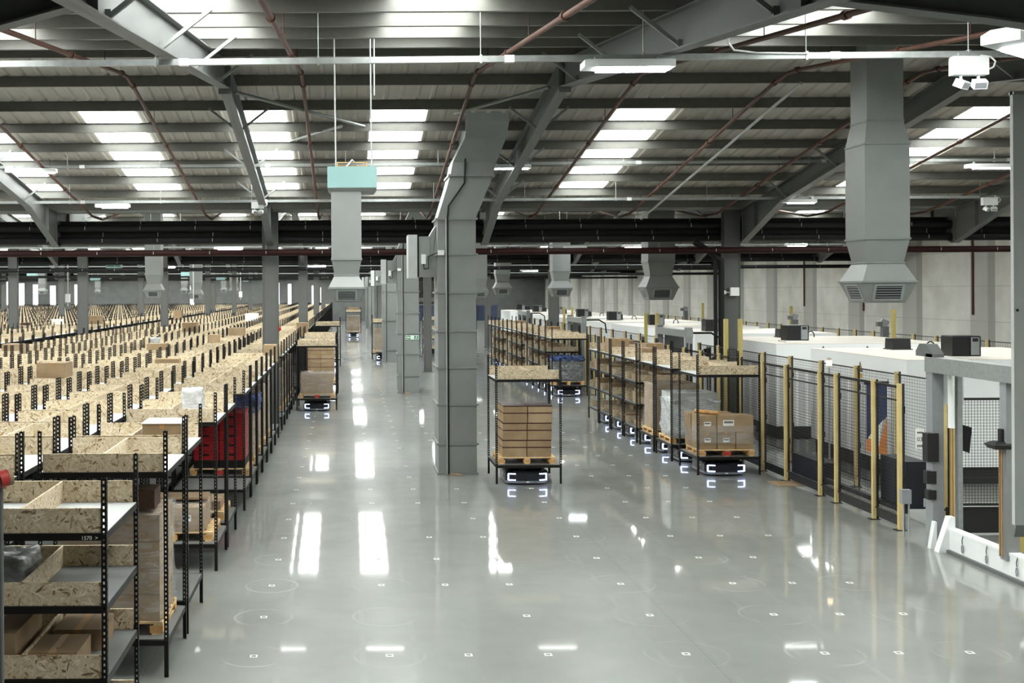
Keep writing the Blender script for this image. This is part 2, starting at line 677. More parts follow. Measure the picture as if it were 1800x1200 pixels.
# knee beams between the two nearest frames and the neighbours outside the aisle bay
for fx, sx in ((-2.21, -1), (3.98, 1)):
    mb = MB()
    y = 9.6
    x0, x1 = fx + sx * .1, fx + sx * 3.0
    pts = [(x0, roofz(y) - .24), (x1, roofz(y) - .24), (x1, 5.85), (fx + sx * .95, 6.27), (x0, 6.5)] if sx < 0 else [(x0, roofz(y) - .24), (x1, roofz(y) - .24), (x1, 6.12), (fx + sx * 1.4, 6.36), (x0, 6.52)]
    mb.prism(pts, 'y', y - .006, y + .006, 'painted_steel')
    for a, b2 in ((pts[4], pts[3]), (pts[3], pts[2])):
        mb.bar((a[0], y, a[1]), (b2[0], y, b2[1]), .02 if 0 else .18, .02, 'painted_steel')
    struct('knee_beam', mb)

# roof-plane bracing rods
for a, b2 in (((413, 162, 21.2), (640, 222, 24.4)), ((443, 267, 28.6), (600, 222, 24.2)), ((965, 153, 21.4), (800, 200, 23.6)), ((1003, 152, 21.2), (1090, 125, 18.4))):
    mb = MB().tube([at(*a), at(*b2)], 0.035, 'galv_dull', 8)
    struct('bracing_beam', mb)

# valley gutters
for n in range(0, 6):
    v = V0 + SPAN * n
    zv = roofz(v)
    mb = MB().prism([(v - .4, zv - .03), (v - .22, zv - .22), (v + .22, zv - .22), (v + .4, zv - .03)], 'x', XL, XR, 'galv_dull')
    struct('gutter_beam', mb)

# dark valley beams between the columns
for n in range(1, 6):
    v = V0 + SPAN * n + .5
    mb = MB().box(XL, XR, v - .012, v + .012, 5.52, 6.16, 'beam_dark')
    mb.box(XL, XR, v - .1, v + .1, 6.14, 6.17, 'beam_dark').box(XL, XR, v - .1, v + .1, 5.5, 5.53, 'beam_dark')
    struct('valley_beam', mb)

# steel columns under the valleys
COLS = [(-2.21, 32.9, .46), (11.1, 32.9, .46), (-2.21, 57.3, .46), (-13.3, 57.3, .5), (-9.2, 57.3, .36), (-16.8, 57.3, .46), (10.4, 57.3, .5), (4.05, 57.3, .4),
        (-2.21, 81.7, .4), (-14.8, 81.7, .4), (-10.0, 81.7, .36), (-8.1, 81.7, .3), (10.1, 81.7, .42), (-2.21, 106.1, .4), (-20.5, 81.7, .4), (-12.5, 106.1, .4), (-9.0, 106.1, .36), (-26, 106.1, .4), (-32, 106.1, .4)]
for x, y, wd in COLS:
    mb = MB()
    mb.box(x - wd / 2, x + wd / 2, y - .02, y + .02, 0, ZV - .2, 'column_grey')
    mb.box(x - wd / 2, x - wd / 2 + .03, y - .15, y + .15, 0, ZV - .2, 'column_grey')
    mb.box(x + wd / 2 - .03, x + wd / 2, y - .15, y + .15, 0, ZV - .2, 'column_grey')
    mb.box(x - wd / 2 + .03, x + wd / 2 - .03, y - .13, y - .1, 0, ZV - .2, 'column_grey')
    mb.box(x - wd / 2 - .06, x + wd / 2 + .06, y - .21, y + .21, 0, .03, 'column_grey')
    struct('column', mb)

# far wall: windows and doors seen above the racks
k = 300
for a, b2, t in ((4, 18, 492), (32, 43, 498), (58, 67, 500), (88, 98, 502), (103, 109, 503), (131, 138, 500), (334, 341, 498), (372, 378, 500), (486, 491, 497), (506, 512, 499), (548, 554, 502), (563, 567, 505)):
    p, q = at(a, t, YF - .06), at(b2, t, YF - .06)
    k += 1
    mb = MB().box(p.x, q.x, YF - .08, YF - .02, 2.2, p.z, 'window_glow')
    f = MB()
    f.box(p.x - .1, q.x + .1, YF - .06, YF, 2.1, 2.2, 'column_grey').box(p.x - .1, q.x + .1, YF - .06, YF, p.z, p.z + .1, 'column_grey')
    f.box(p.x - .12, p.x, YF - .1, YF, 2.1, p.z + .1, 'column_grey').box(q.x, q.x + .12, YF - .1, YF, 2.1, p.z + .1, 'column_grey')
    o = struct('window_%d' % k, mb)
    put('window_frame', f, o)

# ------------------------------------------------------------------ services under the roof
# rusty sprinkler pipes running up and down the slopes
RX = [-7.2, -3.98, -0.80, 2.35, 5.37, 8.02, 10.5, 13.6, 16.4]
for i, x in enumerate(RX):
    pts = []
    for y in [8.9, 12, 16, 20.0, 20.7, 21.4, 26, 32.2, 33.6, 38, 44.4, 45.1, 45.8, 51, 56.8]:
        z = roofz(y) - .46
        if abs(y - 20.7) < .1 or abs(y - 45.1) < .1:
            z -= .03
        pts.append((x, y, z))
    t = tag(put('sprinkler_pipe', MB().tube(pts, .036, 'rust_pipe', 10)), 'rusty brown sprinkler pipe following the roof slope, %s of nine from the left' % nth(i + 1), 'pipe', 'rusty sprinkler pipes under the roof')
    for y in (12.2, 16.5, 20.2, 21.3, 25.2, 29.1):
        put('pipe_coupling', MB().tube([(x, y - .05, roofz(y - .05) - .46), (x, y + .05, roofz(y + .05) - .46)], .055, 'rust_pipe', 10), t)
    for y in (14.6, 18.8, 23.6, 27.6, 31.0):
        put('hanger_rod', MB().tube([(x, y, roofz(y) - .44), (x, y, roofz(y) - .1)], .008, 'rust_pipe', 5), t)
pts = [(8.36, y, roofz(y) - .6) for y in (20.9, 25, 29, 32.3)]
tag(put('conduit_pipe', MB().tube(pts, .03, 'conduit', 8)), 'pale grey conduit slanting beside a rusty sprinkler pipe at upper right', 'pipe')

# big black pipes and the red main crossing at every valley
for n, vv in enumerate((32.9, 57.3, 81.7, 106.1)):
    where = ('nearest', 'second nearest', 'third nearest', 'farthest')[n]
    for nm, dz, r, mt, lab, dy in (('insulated_pipe', 5.95, .115, 'black_pipe', 'upper black insulated pipe crossing the hall', .25),
                                   ('insulated_pipe', 5.59, .115, 'black_pipe', 'lower black insulated pipe crossing the hall', .25),
                                   ('sprinkler_main', 5.2, .09, 'red_pipe', ('dark red' if n == 0 else 'dark') + ' sprinkler main crossing the hall below black pipes', -.45)):
        y = vv + dy
        t = tag(put(nm, MB().tube([(XL + .3, y, dz), (XR - .05, y, dz)], r, mt if n == 0 or mt == 'black_pipe' else 'rubber', 12)), lab + ', ' + where + ' valley', 'pipe', 'pipes crossing the hall under the valleys')
        if n < 2:
            for q in range(-14, 15):
                hx = q * 1.6 + (0.4 if dz > 5.7 else .9) + n * .3
                h = MB().tube([(hx, y - r - .015, dz - r * .4), (hx, y - r - .012, dz + r * .5)], .011, 'conduit', 5)
                h.tube([(hx, y, dz + r), (hx, y, dz + r + .13)], .008, 'conduit', 5)
                put('pipe_clip', h, t)


# cable trunking: galvanised rails hung on rods, carrying the light fittings
def trunking(a, b2, label, rods=(), hgt=.06, dep=.06, m='galvanised', couplers=()):
    a, b2 = Vector(a), Vector(b2)
    t = root('cable_trunking', (a + b2) / 2, label, 'cable trunking', 'cable trunking under the roof')
    o = t.location.copy()
    put('rail', MB().bar(a - o, b2 - o, dep, hgt, m), t)
    for rx in rods:
        f = (rx - a.x) / (b2.x - a.x)
        p = a.lerp(b2, f)
        h = MB().tube([p - o + Vector((0, 0, .02)), Vector((rx, p.y, roofz(p.y) - .06)) - o], .007, 'galvanised', 5)
        h.cbox(p - o, (.03, dep + .02, hgt + .03), 'galvanised')
        put('hanger_rod', h, t)
    for rx in couplers:
        p = a.lerp(b2, (rx - a.x) / (b2.x - a.x))
        put('coupler', MB().cbox(p - o, (.12, dep + .012, hgt + .012), 'white_paint'), t)
    return t


def span(y0px, y1px, Y, xa, xb):
    p, q = at(0, y0px, Y), at(1735, y1px, Y)

    def z(x):
        return p.z + (q.z - p.z) * (x - p.x) / (q.x - p.x)
    return (xa, Y, z(xa)), (xb, Y, z(xb)), z


TR = []
for k, (ya, yb, Y, rod, thick) in enumerate(((113, 95, 14.0, 2.0, .075), (294, 281, 27.0, 2.2, .06), (356, 346, 30.0, 2.4, .07), (392, 383, 36.0, 3, .06), (414, 406, 41.0, 3, .05),
                                             (436, 428, 50.0, 4, .07), (454, 447, 60.0, 5, .07), (459, 453, 66.0, 5, .06), (469, 463, 75.0, 6, .07), (474, 469, 84.0, 6, .07), (482, 477, 100.0, 7, .08))):
    a, b2, zf = span(ya, yb, Y, -min(24, .36 * Y + 2), min(24, .62 * Y + 2))
    rods = []
    x = a[0] + .7
    while x < b2[0] - .2 and Y < 62:
        rods.append(x)
        x += rod
    cps = [x + .35 for x in rods[::2]] if Y < 31 else []
    trunking(a, b2, 'horizontal cable trunking rail under the roof, %s rail counting from the front' % nth(k + 1), rods, thick, .06, 'galvanised', cps)
    TR.append(zf)


def batten(xc, Y, z, label, L=1.1, W=.19, rz=0):
    """twin batten fitting with open diffuser"""
    t = root('ceiling_light', (xc, Y, z), label, 'ceiling light', 'lit battens under the roof', rz)
    h = MB()
    h.loft([(0, -L / 2 + .05, L / 2 - .05, -W / 2 + .02, W / 2 - .02), (-.01, -L / 2, L / 2, -W / 2, W / 2), (-.095, -L / 2, L / 2, -W / 2, W / 2)], 'white_paint')
    put('housing', h, t)
    put('diffuser', MB().box(-L / 2 + .18, L / 2 - .06, -W / 2 + .02, W / 2 - .02, -.118, -.0955, 'tube'), t)
    c = MB()
    for s in (-.35, .35):
        c.box(s * L - .02, s * L + .02, -.03, .03, 0, .05, 'galvanised')
    put('bracket', c, t)
    return t


def fit(px, py, Y, lab, **k):
    p = at(px, py, Y)
    return batten(p.x, Y, p.z, lab, **k)


fit(1103, 107, 13.9, 'large lit batten hanging from the nearest cable trunking above the aisle', W=.3)
fit(892, 289, 26.9, 'lit batten beside the bent floor duct on the second trunking rail')
fit(1745, 288, 26.9, 'lit batten at far right above the gate on the second rail', L=1.25)
fit(198, 358, 29.9, 'white batten at far left on the third rail, above the rack field', L=.9)
fit(1404, 350, 29.9, 'lit batten on the third rail left of the right-hand drop duct', L=.9)
fit(55, 296, 26.9, 'white batten hidden near the left rafter on the second rail', L=1.2)
fit(1398, 428, 50, 'small lit batten below the black pipes left of the right drop duct', L=1.0)
fit(1011, 432, 50, 'small lit batten right of the bent duct below the black pipes', L=1.0)
fit(1112, 430, 50, 'small lit batten just left of the hanging duct over the white machines', L=1.0)
fit(1210, 469, 75, 'small lit batten low in front of the concrete wall', L=1.0)
fit(402, 434, 50, 'small lit batten left of the near steel column', L=1.3)
fit(930, 474, 75, 'tiny lit batten between two far hanging ducts', L=1.2)
fit(290, 468, 75, 'tiny lit batten above the far left racks', L=1.4)
fit(555, 466, 75, 'tiny lit batten right of the near steel column', L=1.4)
# large fitting cut by the right edge of the frame
p = at(1796, 86, 12.6)
t = root('ceiling_light', p, 'large white batten cut by the right edge beside the emergency light', 'ceiling light', None, math.radians(38))
put('housing', MB().loft([(.16, -.5, .9, -.12, .12), (.1, -.55, .95, -.2, .2), (0, -.55, .95, -.2, .2)], 'panel_grey'), t)  # white housing coloured grey to stand for its shaded side
put('diffuser', MB().box(-.15, .9, -.16, .16, -.02, -.0005, 'tube'), t)
put('hanger_rod', MB().tube([(0, 0, .15), (0, 0, roofz(12.6) - p.z)], .01, 'galvanised', 6), t)


def emergency(px, py, Y, wpx, label, cable=True):
    p = at(px, py, Y)
    s = wpx * Y / F
    t = root('emergency_light', p, label, 'emergency light', 'twin-spot emergency lights')
    h = s * .52
    put('box', MB().box(-s / 2, s / 2, -.06, .06, -h, 0, 'white_paint'), t)
    put('bracket', MB().box(-s * .3, s * .3, -.02, .02, 0, .05, 'galvanised'), t)
    for sx, rot in ((-.24, .6), (.26, -.2)):
        R = Matrix.Rotation(rot, 3, 'Z') @ Matrix.Rotation(.5, 3, 'X')
        b3 = MB().cbox((sx * s, -.03, -h - s * .26), (s * .36, s * .28, s * .22), 'white_paint', R)
        b3.tube([(sx * s, 0, -h - .005), (sx * s, -.01, -h - s * .2)], s * .045, 'white_paint', 8)
        l = put('spot_lamp', b3, t)
        put('lens', MB().cbox(Vector((sx * s, -.03, -h - s * .26)) + R @ Vector((0, -s * .142, 0)), (s * .3, .004, s * .16), 'silver_unit', R), l)
    if cable:
        put('cable', MB().tube([(s * .3, 0, .02), (s * .62, 0, 0), (s * .76, 0, -h * .25), (s * .7, 0, -h * .55), (s * .5, 0, -h * .72)], .012, 'white_paint', 6), t)
    return t


emergency(1703, 100, 13.95, 62, 'white twin-spot emergency light hanging under the nearest trunking, upper right')
emergency(1739, 347, 29.9, 26, 'small twin-spot emergency light right of the big drop duct')
emergency(453, 355, 29.9, 22, 'small twin-spot emergency light below the left rafter')

# loose white cable looping off the right-hand knee beam onto the trunking
pts = [at(1440, 2, 11.2), at(1365, 40, 11.8), at(1295, 50, 12.6), at(1281, 62, 13.2), at(1280, 75, 13.6), at(1290, 88, 13.9), at(1330, 93, 13.95), at(1420, 94, 13.95)]
tag(put('loop_cable', MB().tube(pts, .012, 'white_paint', 6)), 'white cable looping from the upper right beam to the nearest trunking', 'cable')
# ------------------------------------------------------------------ ducts
def floor_duct(y, label, detail=True, xs=(2.02, 2.87)):
    x0, x1 = xs
    cx = (x0 + x1) / 2
    dp = 1.1
    t = root('air_duct', (cx, y + dp / 2, 0), label, 'air duct', 'grey ducts standing along the aisle')
    hw, hd = (x1 - x0) / 2, dp / 2
    zt = roofz(y + dp / 2) - .02

    def X(px):
        return (px - CX) * 25.3 / F - cx

    def Z(py):
        return HC + (CY - 1 - py) * 25.3 / F
    secs = [(0.03, -hw, hw, -hd, hd), (Z(384), -hw, hw, -hd, hd), (Z(328), X(787), X(860), -hd, hd), (Z(309), X(792), X(868), -hd, hd)]
    put('lower_body', MB().loft(secs, 'duct_grey'), t)
    secs = [(Z(307), X(793), X(868), -hd, hd), (Z(285), X(797), X(874), -hd, hd), (Z(246), X(816), X(888), -hd - .3, hd), (Z(222), X(816), X(888), -hd - .8, hd), (Z(205), X(814), X(885), -hd - .95, hd - .4)]
    put('upper_body', MB().loft(secs, 'duct_grey'), t)
    for py in (447, 514, 582, 646, 711, 780) if detail else (514, 646, 780):
        z = Z(py)
        put('flange', MB().box(-hw - .04, hw + .04, -hd - .04, hd + .04, z - .022, z + .022, 'galv_dull'), t)
    put('flange', MB().loft([(Z(386), -hw - .04, hw + .04, -hd - .04, hd + .04), (Z(383), -hw - .04, hw + .04, -hd - .04, hd + .04)], 'galv_dull'), t)
    put('flange', MB().loft([(Z(310), X(789), X(871), -hd - .04, hd + .04), (Z(306), X(789), X(871), -hd - .04, hd + .04)], 'galv_dull'), t)
    put('base_frame', MB().box(-hw - .03, hw + .03, -hd - .03, hd + .03, 0, .05, 'galv_dull'), t)
    # cable conduit up the front face
    pts = [(X(787), -hd - .03, .02), (X(787), -hd - .03, Z(384)), (X(789), -hd - .03, Z(362)), (X(817), -hd - .03, Z(322)), (X(819), -hd - .03, Z(275)), (X(828), -hd - .03, Z(262)), (X(828), -hd - .03, Z(248))]
    put('cable', MB().tube(pts, .02, 'rubber', 8), t)
    c = MB()
    c.tube([(X(784.5), -hd - .03, .02), (X(784.5), -hd - .03, Z(384))], .018, 'conduit', 8)
    put('conduit', c, t)
    put('control_box', MB().box(X(822), X(836), -hd - .09, -hd, Z(253), Z(239), 'white_paint'), t)
    # side heater unit with its cover plate
    u = MB().box(X(737), X(757), -.28, .35, Z(486), Z(414), 'duct_grey')
    u2 = put('heater_box', u, t)
    put('cover_plate', MB().box(X(719), X(735), -.32, .4, Z(488), Z(411), 'heater_white').box(X(735), X(738), -.3, .37, Z(486), Z(413), 'rubber'), u2)
    put('switch_box', MB().box(X(742), X(750), -.36, -.28, Z(463), Z(446), 'white_paint'), u2)
    put('cable', MB().tube([(X(746), -.33, Z(463)), (X(747), -.34, Z(472)), (X(755), -.36, Z(470)), (X(754), -.4, Z(450)), (X(772), -hd - .03, Z(443))], .012, 'rubber', 6), u2)
    n = MB().prism([(X(757), Z(414)), (X(765), Z(400)), (X(771), Z(392)), (-hw, Z(392)), (-hw, Z(486)), (X(757), Z(486))], 'y', -.25, .32, 'duct_grey')
    put('branch_neck', n, t)
    if detail:
        put('junction_box', MB().cbox((X(775), -hd - .05, Z(444)), (.14, .06, .11), 'white_paint'), t)
        put('cable_tail', MB().tube([(X(790), -hd - .08, .03), (X(795), -hd - .13, .03), (X(803), -hd - .1, .03), (X(800), -hd - .2, .03), (X(808), -hd - .16, .03)], .012, 'wood_block', 6), t)
    return t


floor_duct(25.3, 'nearest tall grey floor-standing air duct in the middle of the aisle')
d2 = floor_duct(45.5, 'second grey floor-standing air duct, with the green exit sign')
floor_duct(65.2, 'third grey floor-standing air duct along the aisle', False)
floor_duct(85, 'fourth grey floor-standing air duct along the aisle', False)
floor_duct(105, 'fifth grey floor-standing air duct along the aisle', False)
floor_duct(125, 'sixth grey floor-standing air duct, deepest along the aisle', False)

# exit sign on the second duct
p = at(725, 593, 45.4)
t = root('exit_sign', (p.x, 45.46, p.z), 'green and white exit sign with left arrow on the second duct', 'sign')
put('panel', MB().box(-.26, .26, 0, .03, -.085, .085, 'white_paint'), t)
put('arrow', MB().box(-.24, -.075, -.006, 0, -.07, .07, 'sign_green'), t)
g = MB().prism([(-.225, 0), (-.165, .05), (-.165, .02), (-.095, .02), (-.095, -.02), (-.165, -.02), (-.165, -.05)], 'y', -.012, -.0065, 'paper')
put('arrow_head', g, t)
g = MB().box(.075, .24, -.006, 0, -.07, .07, 'sign_green')
put('picture_field', g, t)
g = MB().cbox((.165, -.009, .045), (.028, .005, .028), 'paper').cbox((.155, -.009, .005), (.03, .005, .06), 'paper', Matrix.Rotation(.3, 3, 'Y'))
g.cbox((.14, -.009, -.035), (.018, .005, .06), 'paper', Matrix.Rotation(.7, 3, 'Y')).cbox((.175, -.009, -.03), (.018, .005, .05), 'paper', Matrix.Rotation(-.5, 3, 'Y'))
put('running_figure', g, t)


def drop_duct(xc, Y, wd, zbot, label, ztop=None, wide=False, dull=False):
    """square supply duct hanging from the roof, ending in a four-way diffuser"""
    if ztop is None:
        ztop = min(roofz(Y), roofz(Y + wd)) - .04
    t = root('drop_duct', (xc, Y + wd / 2, zbot), label, 'air duct', 'hanging ducts with four-way diffusers')
    h = wd / 2
    m = 'duct_grey'
    L = ztop - zbot

    def sq(z, s):
        return (z, -h * s, h * s, -h * s, h * s)
    if wide:
        put('neck', MB().loft([sq(L, .82), (L - (L - 4.08 * wd), -h * .82, h * .82, -h * .82, h * .82), sq(3.55 * wd, 1.0)], m), t)
        body = [sq(3.55 * wd, 1), sq(1.43 * wd, 1)]
    else:
        body = [sq(L, 1), sq(1.43 * wd, 1)]
    put('duct_body', MB().loft(body, m), t)
    put('reducer', MB().loft([sq(1.43 * wd, 1), sq(.9 * wd, .8)], m), t)
    put('skirt', MB().loft([sq(.9 * wd, .8), sq(.47 * wd, 1.22)], m), t)
    put('diffuser', MB().loft([sq(.47 * wd, 1.22), sq(0, .86)], m), t)
    for z, s in ((1.43 * wd, 1.04), (.9 * wd, .86), (.47 * wd, 1.26)) + (((3.55 * wd, 1.03), (4.08 * wd, .85)) if wide else ()):
        put('flange', MB().loft([sq(z + .015, s), sq(z - .015, s)], 'galv_dull'), t)
    # grilles with blades on the four slanted faces
    for k in range(4):
        R = Matrix.Rotation(k * math.pi / 2, 3, 'Z')
        g = MB()
        tilt = math.atan2(.36 * h, .47 * wd)
        Rt = R @ Matrix.Rotation(tilt, 3, 'X')

        def P(u, v, out):      # u across, v up the slanted face
            f = v / (.47 * wd)
            base = Vector((u, -h * (.86 + .36 * f), v))
            return R @ (base + Vector((0, -out, -out * .35)))
        for v, hh in ((.07 * wd, .045 * wd), (.40 * wd, .045 * wd)):
            g.cbox(P(0, v, .006), (1.3 * h, .012, hh), 'galvanised', Rt)
        for u in (-.63 * h, .63 * h):
            g.cbox(P(u, .235 * wd, .006), (.06 * wd, .012, .35 * wd), 'galvanised', Rt)
        gr = put('grille', g, t)
        b3 = MB().cbox(P(0, .235 * wd, .001), (1.2 * h, .004, .3 * wd), 'black_plastic', Rt)
        for q in range(5):
            b3.cbox(P(0, (.13 + .055 * q) * wd, .008), (1.2 * h, .012, .012 * wd), 'silver_unit', Rt)
        put('grille_blades', b3, gr)
    return t


p = at(609.5, 531, 17)
d = drop_duct(p.x, 17, .45, p.z, 'pale hanging duct below the turquoise fan box, above the aisle', at(609, 336, 17).z)
# turquoise fan unit above it
q = at(619, 292, 17)
t = root('fan_unit', (q.x, 17.25, at(619, 336, 17).z), 'turquoise fan box hanging on two rods above the aisle', 'fan unit')
zz = at(619, 293, 17).z - at(619, 336, 17).z
put('casing', MB().box(-.37, .37, -.3, .45, .05, zz, 'teal'), t)
put('base_tray', MB().loft([(.05, -.37, .37, -.3, .45), (0, -.33, .33, -.26, .4)], 'galv_dull'), t)
put('fan_guard', MB().tube([(-.22, 0, zz), (-.22, 0, zz + .09), (.22, 0, zz + .09), (.22, 0, zz)], .012, 'brass_tube', 6).tube([(-.22, .1, zz + .05), (.22, .1, zz + .05)], .012, 'brass_tube', 6).tube([(-.1, -.05, zz), (0, 0, zz + .13), (.1, .05, zz)], .02, 'silver_unit', 6), t)
for s in (-.245, .3):
    put('hanger_rod', MB().tube([(s, .05, zz), (s - .02, .05, roofz(17.3) - t.location.z)], .012, 'conduit', 6), t)
p = at(657, 10, 16.5)
tag(put('drop_conduit', MB().tube([(p.x, 16.5, roofz(16.5) - .05), (p.x, 16.5, at(657, 168, 16.5).z)], .012, 'conduit', 6)), 'short white conduit hanging beside the fan box rods', 'pipe')

p = at(1561, 532, 19)
drop_duct(p.x, 19, .75, p.z, 'largest hanging duct, upper right, with a four-way diffuser', None, True)
for px, pb, Y, wd, lab in ((1163.5, 527, 35, .83, 'hanging duct over the white machines, left of the right-hand column'),
                           (987.5, 521, 51, .8, 'hanging duct over the far right racks'),
                           (884.5, 518, 61, .78, 'small dark hanging duct just right of the bent floor duct'),
                           (269, 523, 46, .64, 'pale hanging duct at left, crossed by the red main'),
                           (343.5, 526, 71, .72, 'pale hanging duct beyond the rack field, behind a thin pole'),
                           (410.5, 517, 95, .68, 'small pale hanging duct left of the near steel column'),
                           (73.5, 517, 105, .65, 'tiny hanging duct at far left above the racks'),
                           (323.5, 515, 118, .65, 'tiny hanging duct left of the thin pole'),
                           (171, 516, 118, .5, 'tiny hanging duct right of the far left column'),
                           (845, 523, 47, .55, 'hanging duct half hidden behind the nearest floor duct'),
                           (393, 513, 130, .6, 'minute hanging duct in front of the far wall')):
    p = at(px, pb, Y)
    drop_duct(p.x, Y, wd, p.z, lab)

# small turquoise units far away
for px, py, Y, lab in ((201, 463, 58, 'small turquoise fan box above the left racks, nearest of the far ones'), (57, 480, 88, 'tiny turquoise fan box at far left'),
                       (328, 478, 80, 'tiny turquoise fan box left of a hanging duct'), (388, 486, 95, 'tiny blue-grey fan box in the far middle'), (434, 490, 110, 'tiny fan box close to the near steel column'), (167, 487, 95, 'tiny grey fan box right of the far left column')):
    p = at(px, py, Y)
    t = root('fan_unit', p, lab, 'fan unit', 'far fan boxes under the roof')
    put('casing', MB().box(-.36, .36, -.3, .3, -.28, 0, 'teal'), t)
    put('hanger_rod', MB().tube([(-.25, 0, 0), (-.25, 0, roofz(Y) - p.z)], .012, 'conduit', 5), t)
    put('hanger_rod', MB().tube([(.25, 0, 0), (.25, 0, roofz(Y) - p.z)], .012, 'conduit', 5), t)

# thin pole with a box, far left
for px, pt, pb, Y, bx, lab in ((119.5, 450, 528, 60, True, 'thin grey pole with a white box above the left racks'), (340, 470, 523, 66, False, 'thin dark pole in front of a hanging duct'), (423, 488, 520, 90, True, 'thin pole with a small box left of the near steel column')):
    a, b2 = at(px, pt, Y), at(px, pb, Y)
    t = root('drop_pole', b2, lab, 'pole')
    put('tube', MB().tube([(0, 0, -.3), (0, 0, roofz(Y) - b2.z)], .035, 'conduit', 8), t)
    if bx:
        put('socket_box', MB().box(-.12, .12, -.12, .02, -.1, .35, 'white_paint'), t)

# thin grey steel panel at the right edge, hung from the roof
t = root('steel_panel', (6.35, 10.0, 1.95), 'tall flat grey steel panel at the right edge of the picture', 'panel')
zt = at(1785, 160, 10).z - 1.95
x0 = at(1782, 500, 10).x - 6.35
put('face_sheet', MB().box(x0, x0 + .95, 0, .045, .06, zt, 'panel_grey'), t)
put('lower_edge', MB().prism([(0, .06), (.045, .06), (.09, -.02), (.03, -.05)], 'x', x0 + .01, x0 + .95, 'galv_dull'), t)
put('top_edge', MB().box(x0, x0 + .95, -.012, .06, zt - .03, zt, 'galvanised'), t)
put('bolt', MB().tube([(x0 + .03, -.006, at(1792, 545, 10).z - 1.95), (x0 + .03, .0, at(1792, 545, 10).z - 1.95)], .012, 'ink', 8), t)
put('hanger', MB().box(x0 + .5, x0 + .6, .0, .04, zt, roofz(10.0) - 1.95, 'galv_dull'), t)
# ------------------------------------------------------------------ shelving racks
W = D = 1.38
HW = W / 2
TRAY, TOP, POST = 0.39, 2.18, 2.62
MID = (1.02, 1.60)


def post_mesh(sx, sy):
    mb = MB()

    def fl(a0, a1, b0, b1, z0, z1):
        xs = sorted((sx * a0, sx * a1))
        ys = sorted((sy * b0, sy * b1))
        mb.box(xs[0], xs[1], ys[0], ys[1], z0, z1, 'black_steel')
    o, i, t = HW, HW - .045, .004
    fl(o, i, o, o - t, 0, TRAY)
    fl(o, o - t, o - t, i, 0, TRAY)
    fl(o, o - .016, o, o - t, TRAY, POST)
    fl(i, i + .015, o, o - t, TRAY, POST)
    fl(o, o - t, o - t, o - .016, TRAY, POST)
    fl(o, o - t, i, i + .015, TRAY, POST)
    z = TRAY + .01
    while z < POST - .02:
        fl(o - .016, i + .015, o, o - t, z, z + .027)
        fl(o, o - t, o - .016, i + .015, z, z + .027)
        z += .05
    fl(o - .016, i + .015, o, o - t, POST - .015, POST)
    return mb.mesh('post')


POSTS = [post_mesh(sx, sy) for sy in (-1, 1) for sx in (-1, 1)]


def frame_mesh(z, hgt=.055):
    mb = MB()
    i = HW - .006
    for s in (-1, 1):
        y0, y1 = sorted((s * i, s * (i - .035)))
        mb.box(-i + .04, i - .04, y0, y1, z - hgt, z, 'black_steel')
        mb.box(y0, y1, -i + .04, i - .04, z - hgt, z, 'black_steel')
        mb.box(-i + .04, i - .04, y0 - .004, y1 + .004, z - .006, z + .001, 'black_steel')
    mb.box(-.02, .02, -i + .035, i - .035, z - hgt, z - .012, 'black_steel')
    return mb.mesh('shelf_frame')


def deck_mesh(z, m):
    i = HW - .012
    return MB().box(-i, i, -i + .03, i - .03, z - .01, z + .004, m).mesh('shelf_deck')


def board_mesh(z, y, h=.2):
    return MB().box(-HW + .048, HW - .048, y - .009, y + .009, z + .004, z + h, 'osb').mesh('board')


def divider_mesh(z, h=.2):
    return MB().box(-.009, .009, -HW + .04, HW - .04, z + .004, z + h - .004, 'osb').mesh('divider')


FR_TRAY, DK_TRAY = frame_mesh(TRAY), deck_mesh(TRAY, 'tray_steel')
FR_TOP, DK_TOP = frame_mesh(TOP), deck_mesh(TOP, 'deck_white')
BF, BB, DV = board_mesh(TOP, -HW + .03), board_mesh(TOP, HW - .03), divider_mesh(TOP)
MIDS = [(frame_mesh(z), deck_mesh(z, 'tray_steel'), board_mesh(z, -HW + .03, .19), board_mesh(z, HW - .03, .19), divider_mesh(z, .19)) for z in MID]
LOWB = (board_mesh(TRAY, -HW + .03, .17), board_mesh(TRAY, HW - .03, .17))


def rack(x, y, z, label, group, kind='pallet', cat='rack'):
    """y is the front face"""
    t = root('shelving_rack', (x, y + D / 2, z), label, cat, group)
    for me in POSTS:
        link('post', me, t)
    fr = link('tray_frame', FR_TRAY, t)
    link('tray_deck', DK_TRAY, fr)
    if kind != 'open':
        fr = link('shelf_frame', FR_TOP, t)
        link('shelf_deck', DK_TOP, fr)
        link('front_board', BF, t)
        link('back_board', BB, t)
        link('divider_board', DV, t)
    if kind == 'shelves':
        for a, b2, c, d, e in MIDS:
            fr = link('shelf_frame', a, t)
            link('shelf_deck', b2, fr)
            link('front_board', c, t)
            link('back_board', d, t)
            link('divider_board', e, t)
        link('front_board', LOWB[0], t)
        link('back_board', LOWB[1], t)
    return t


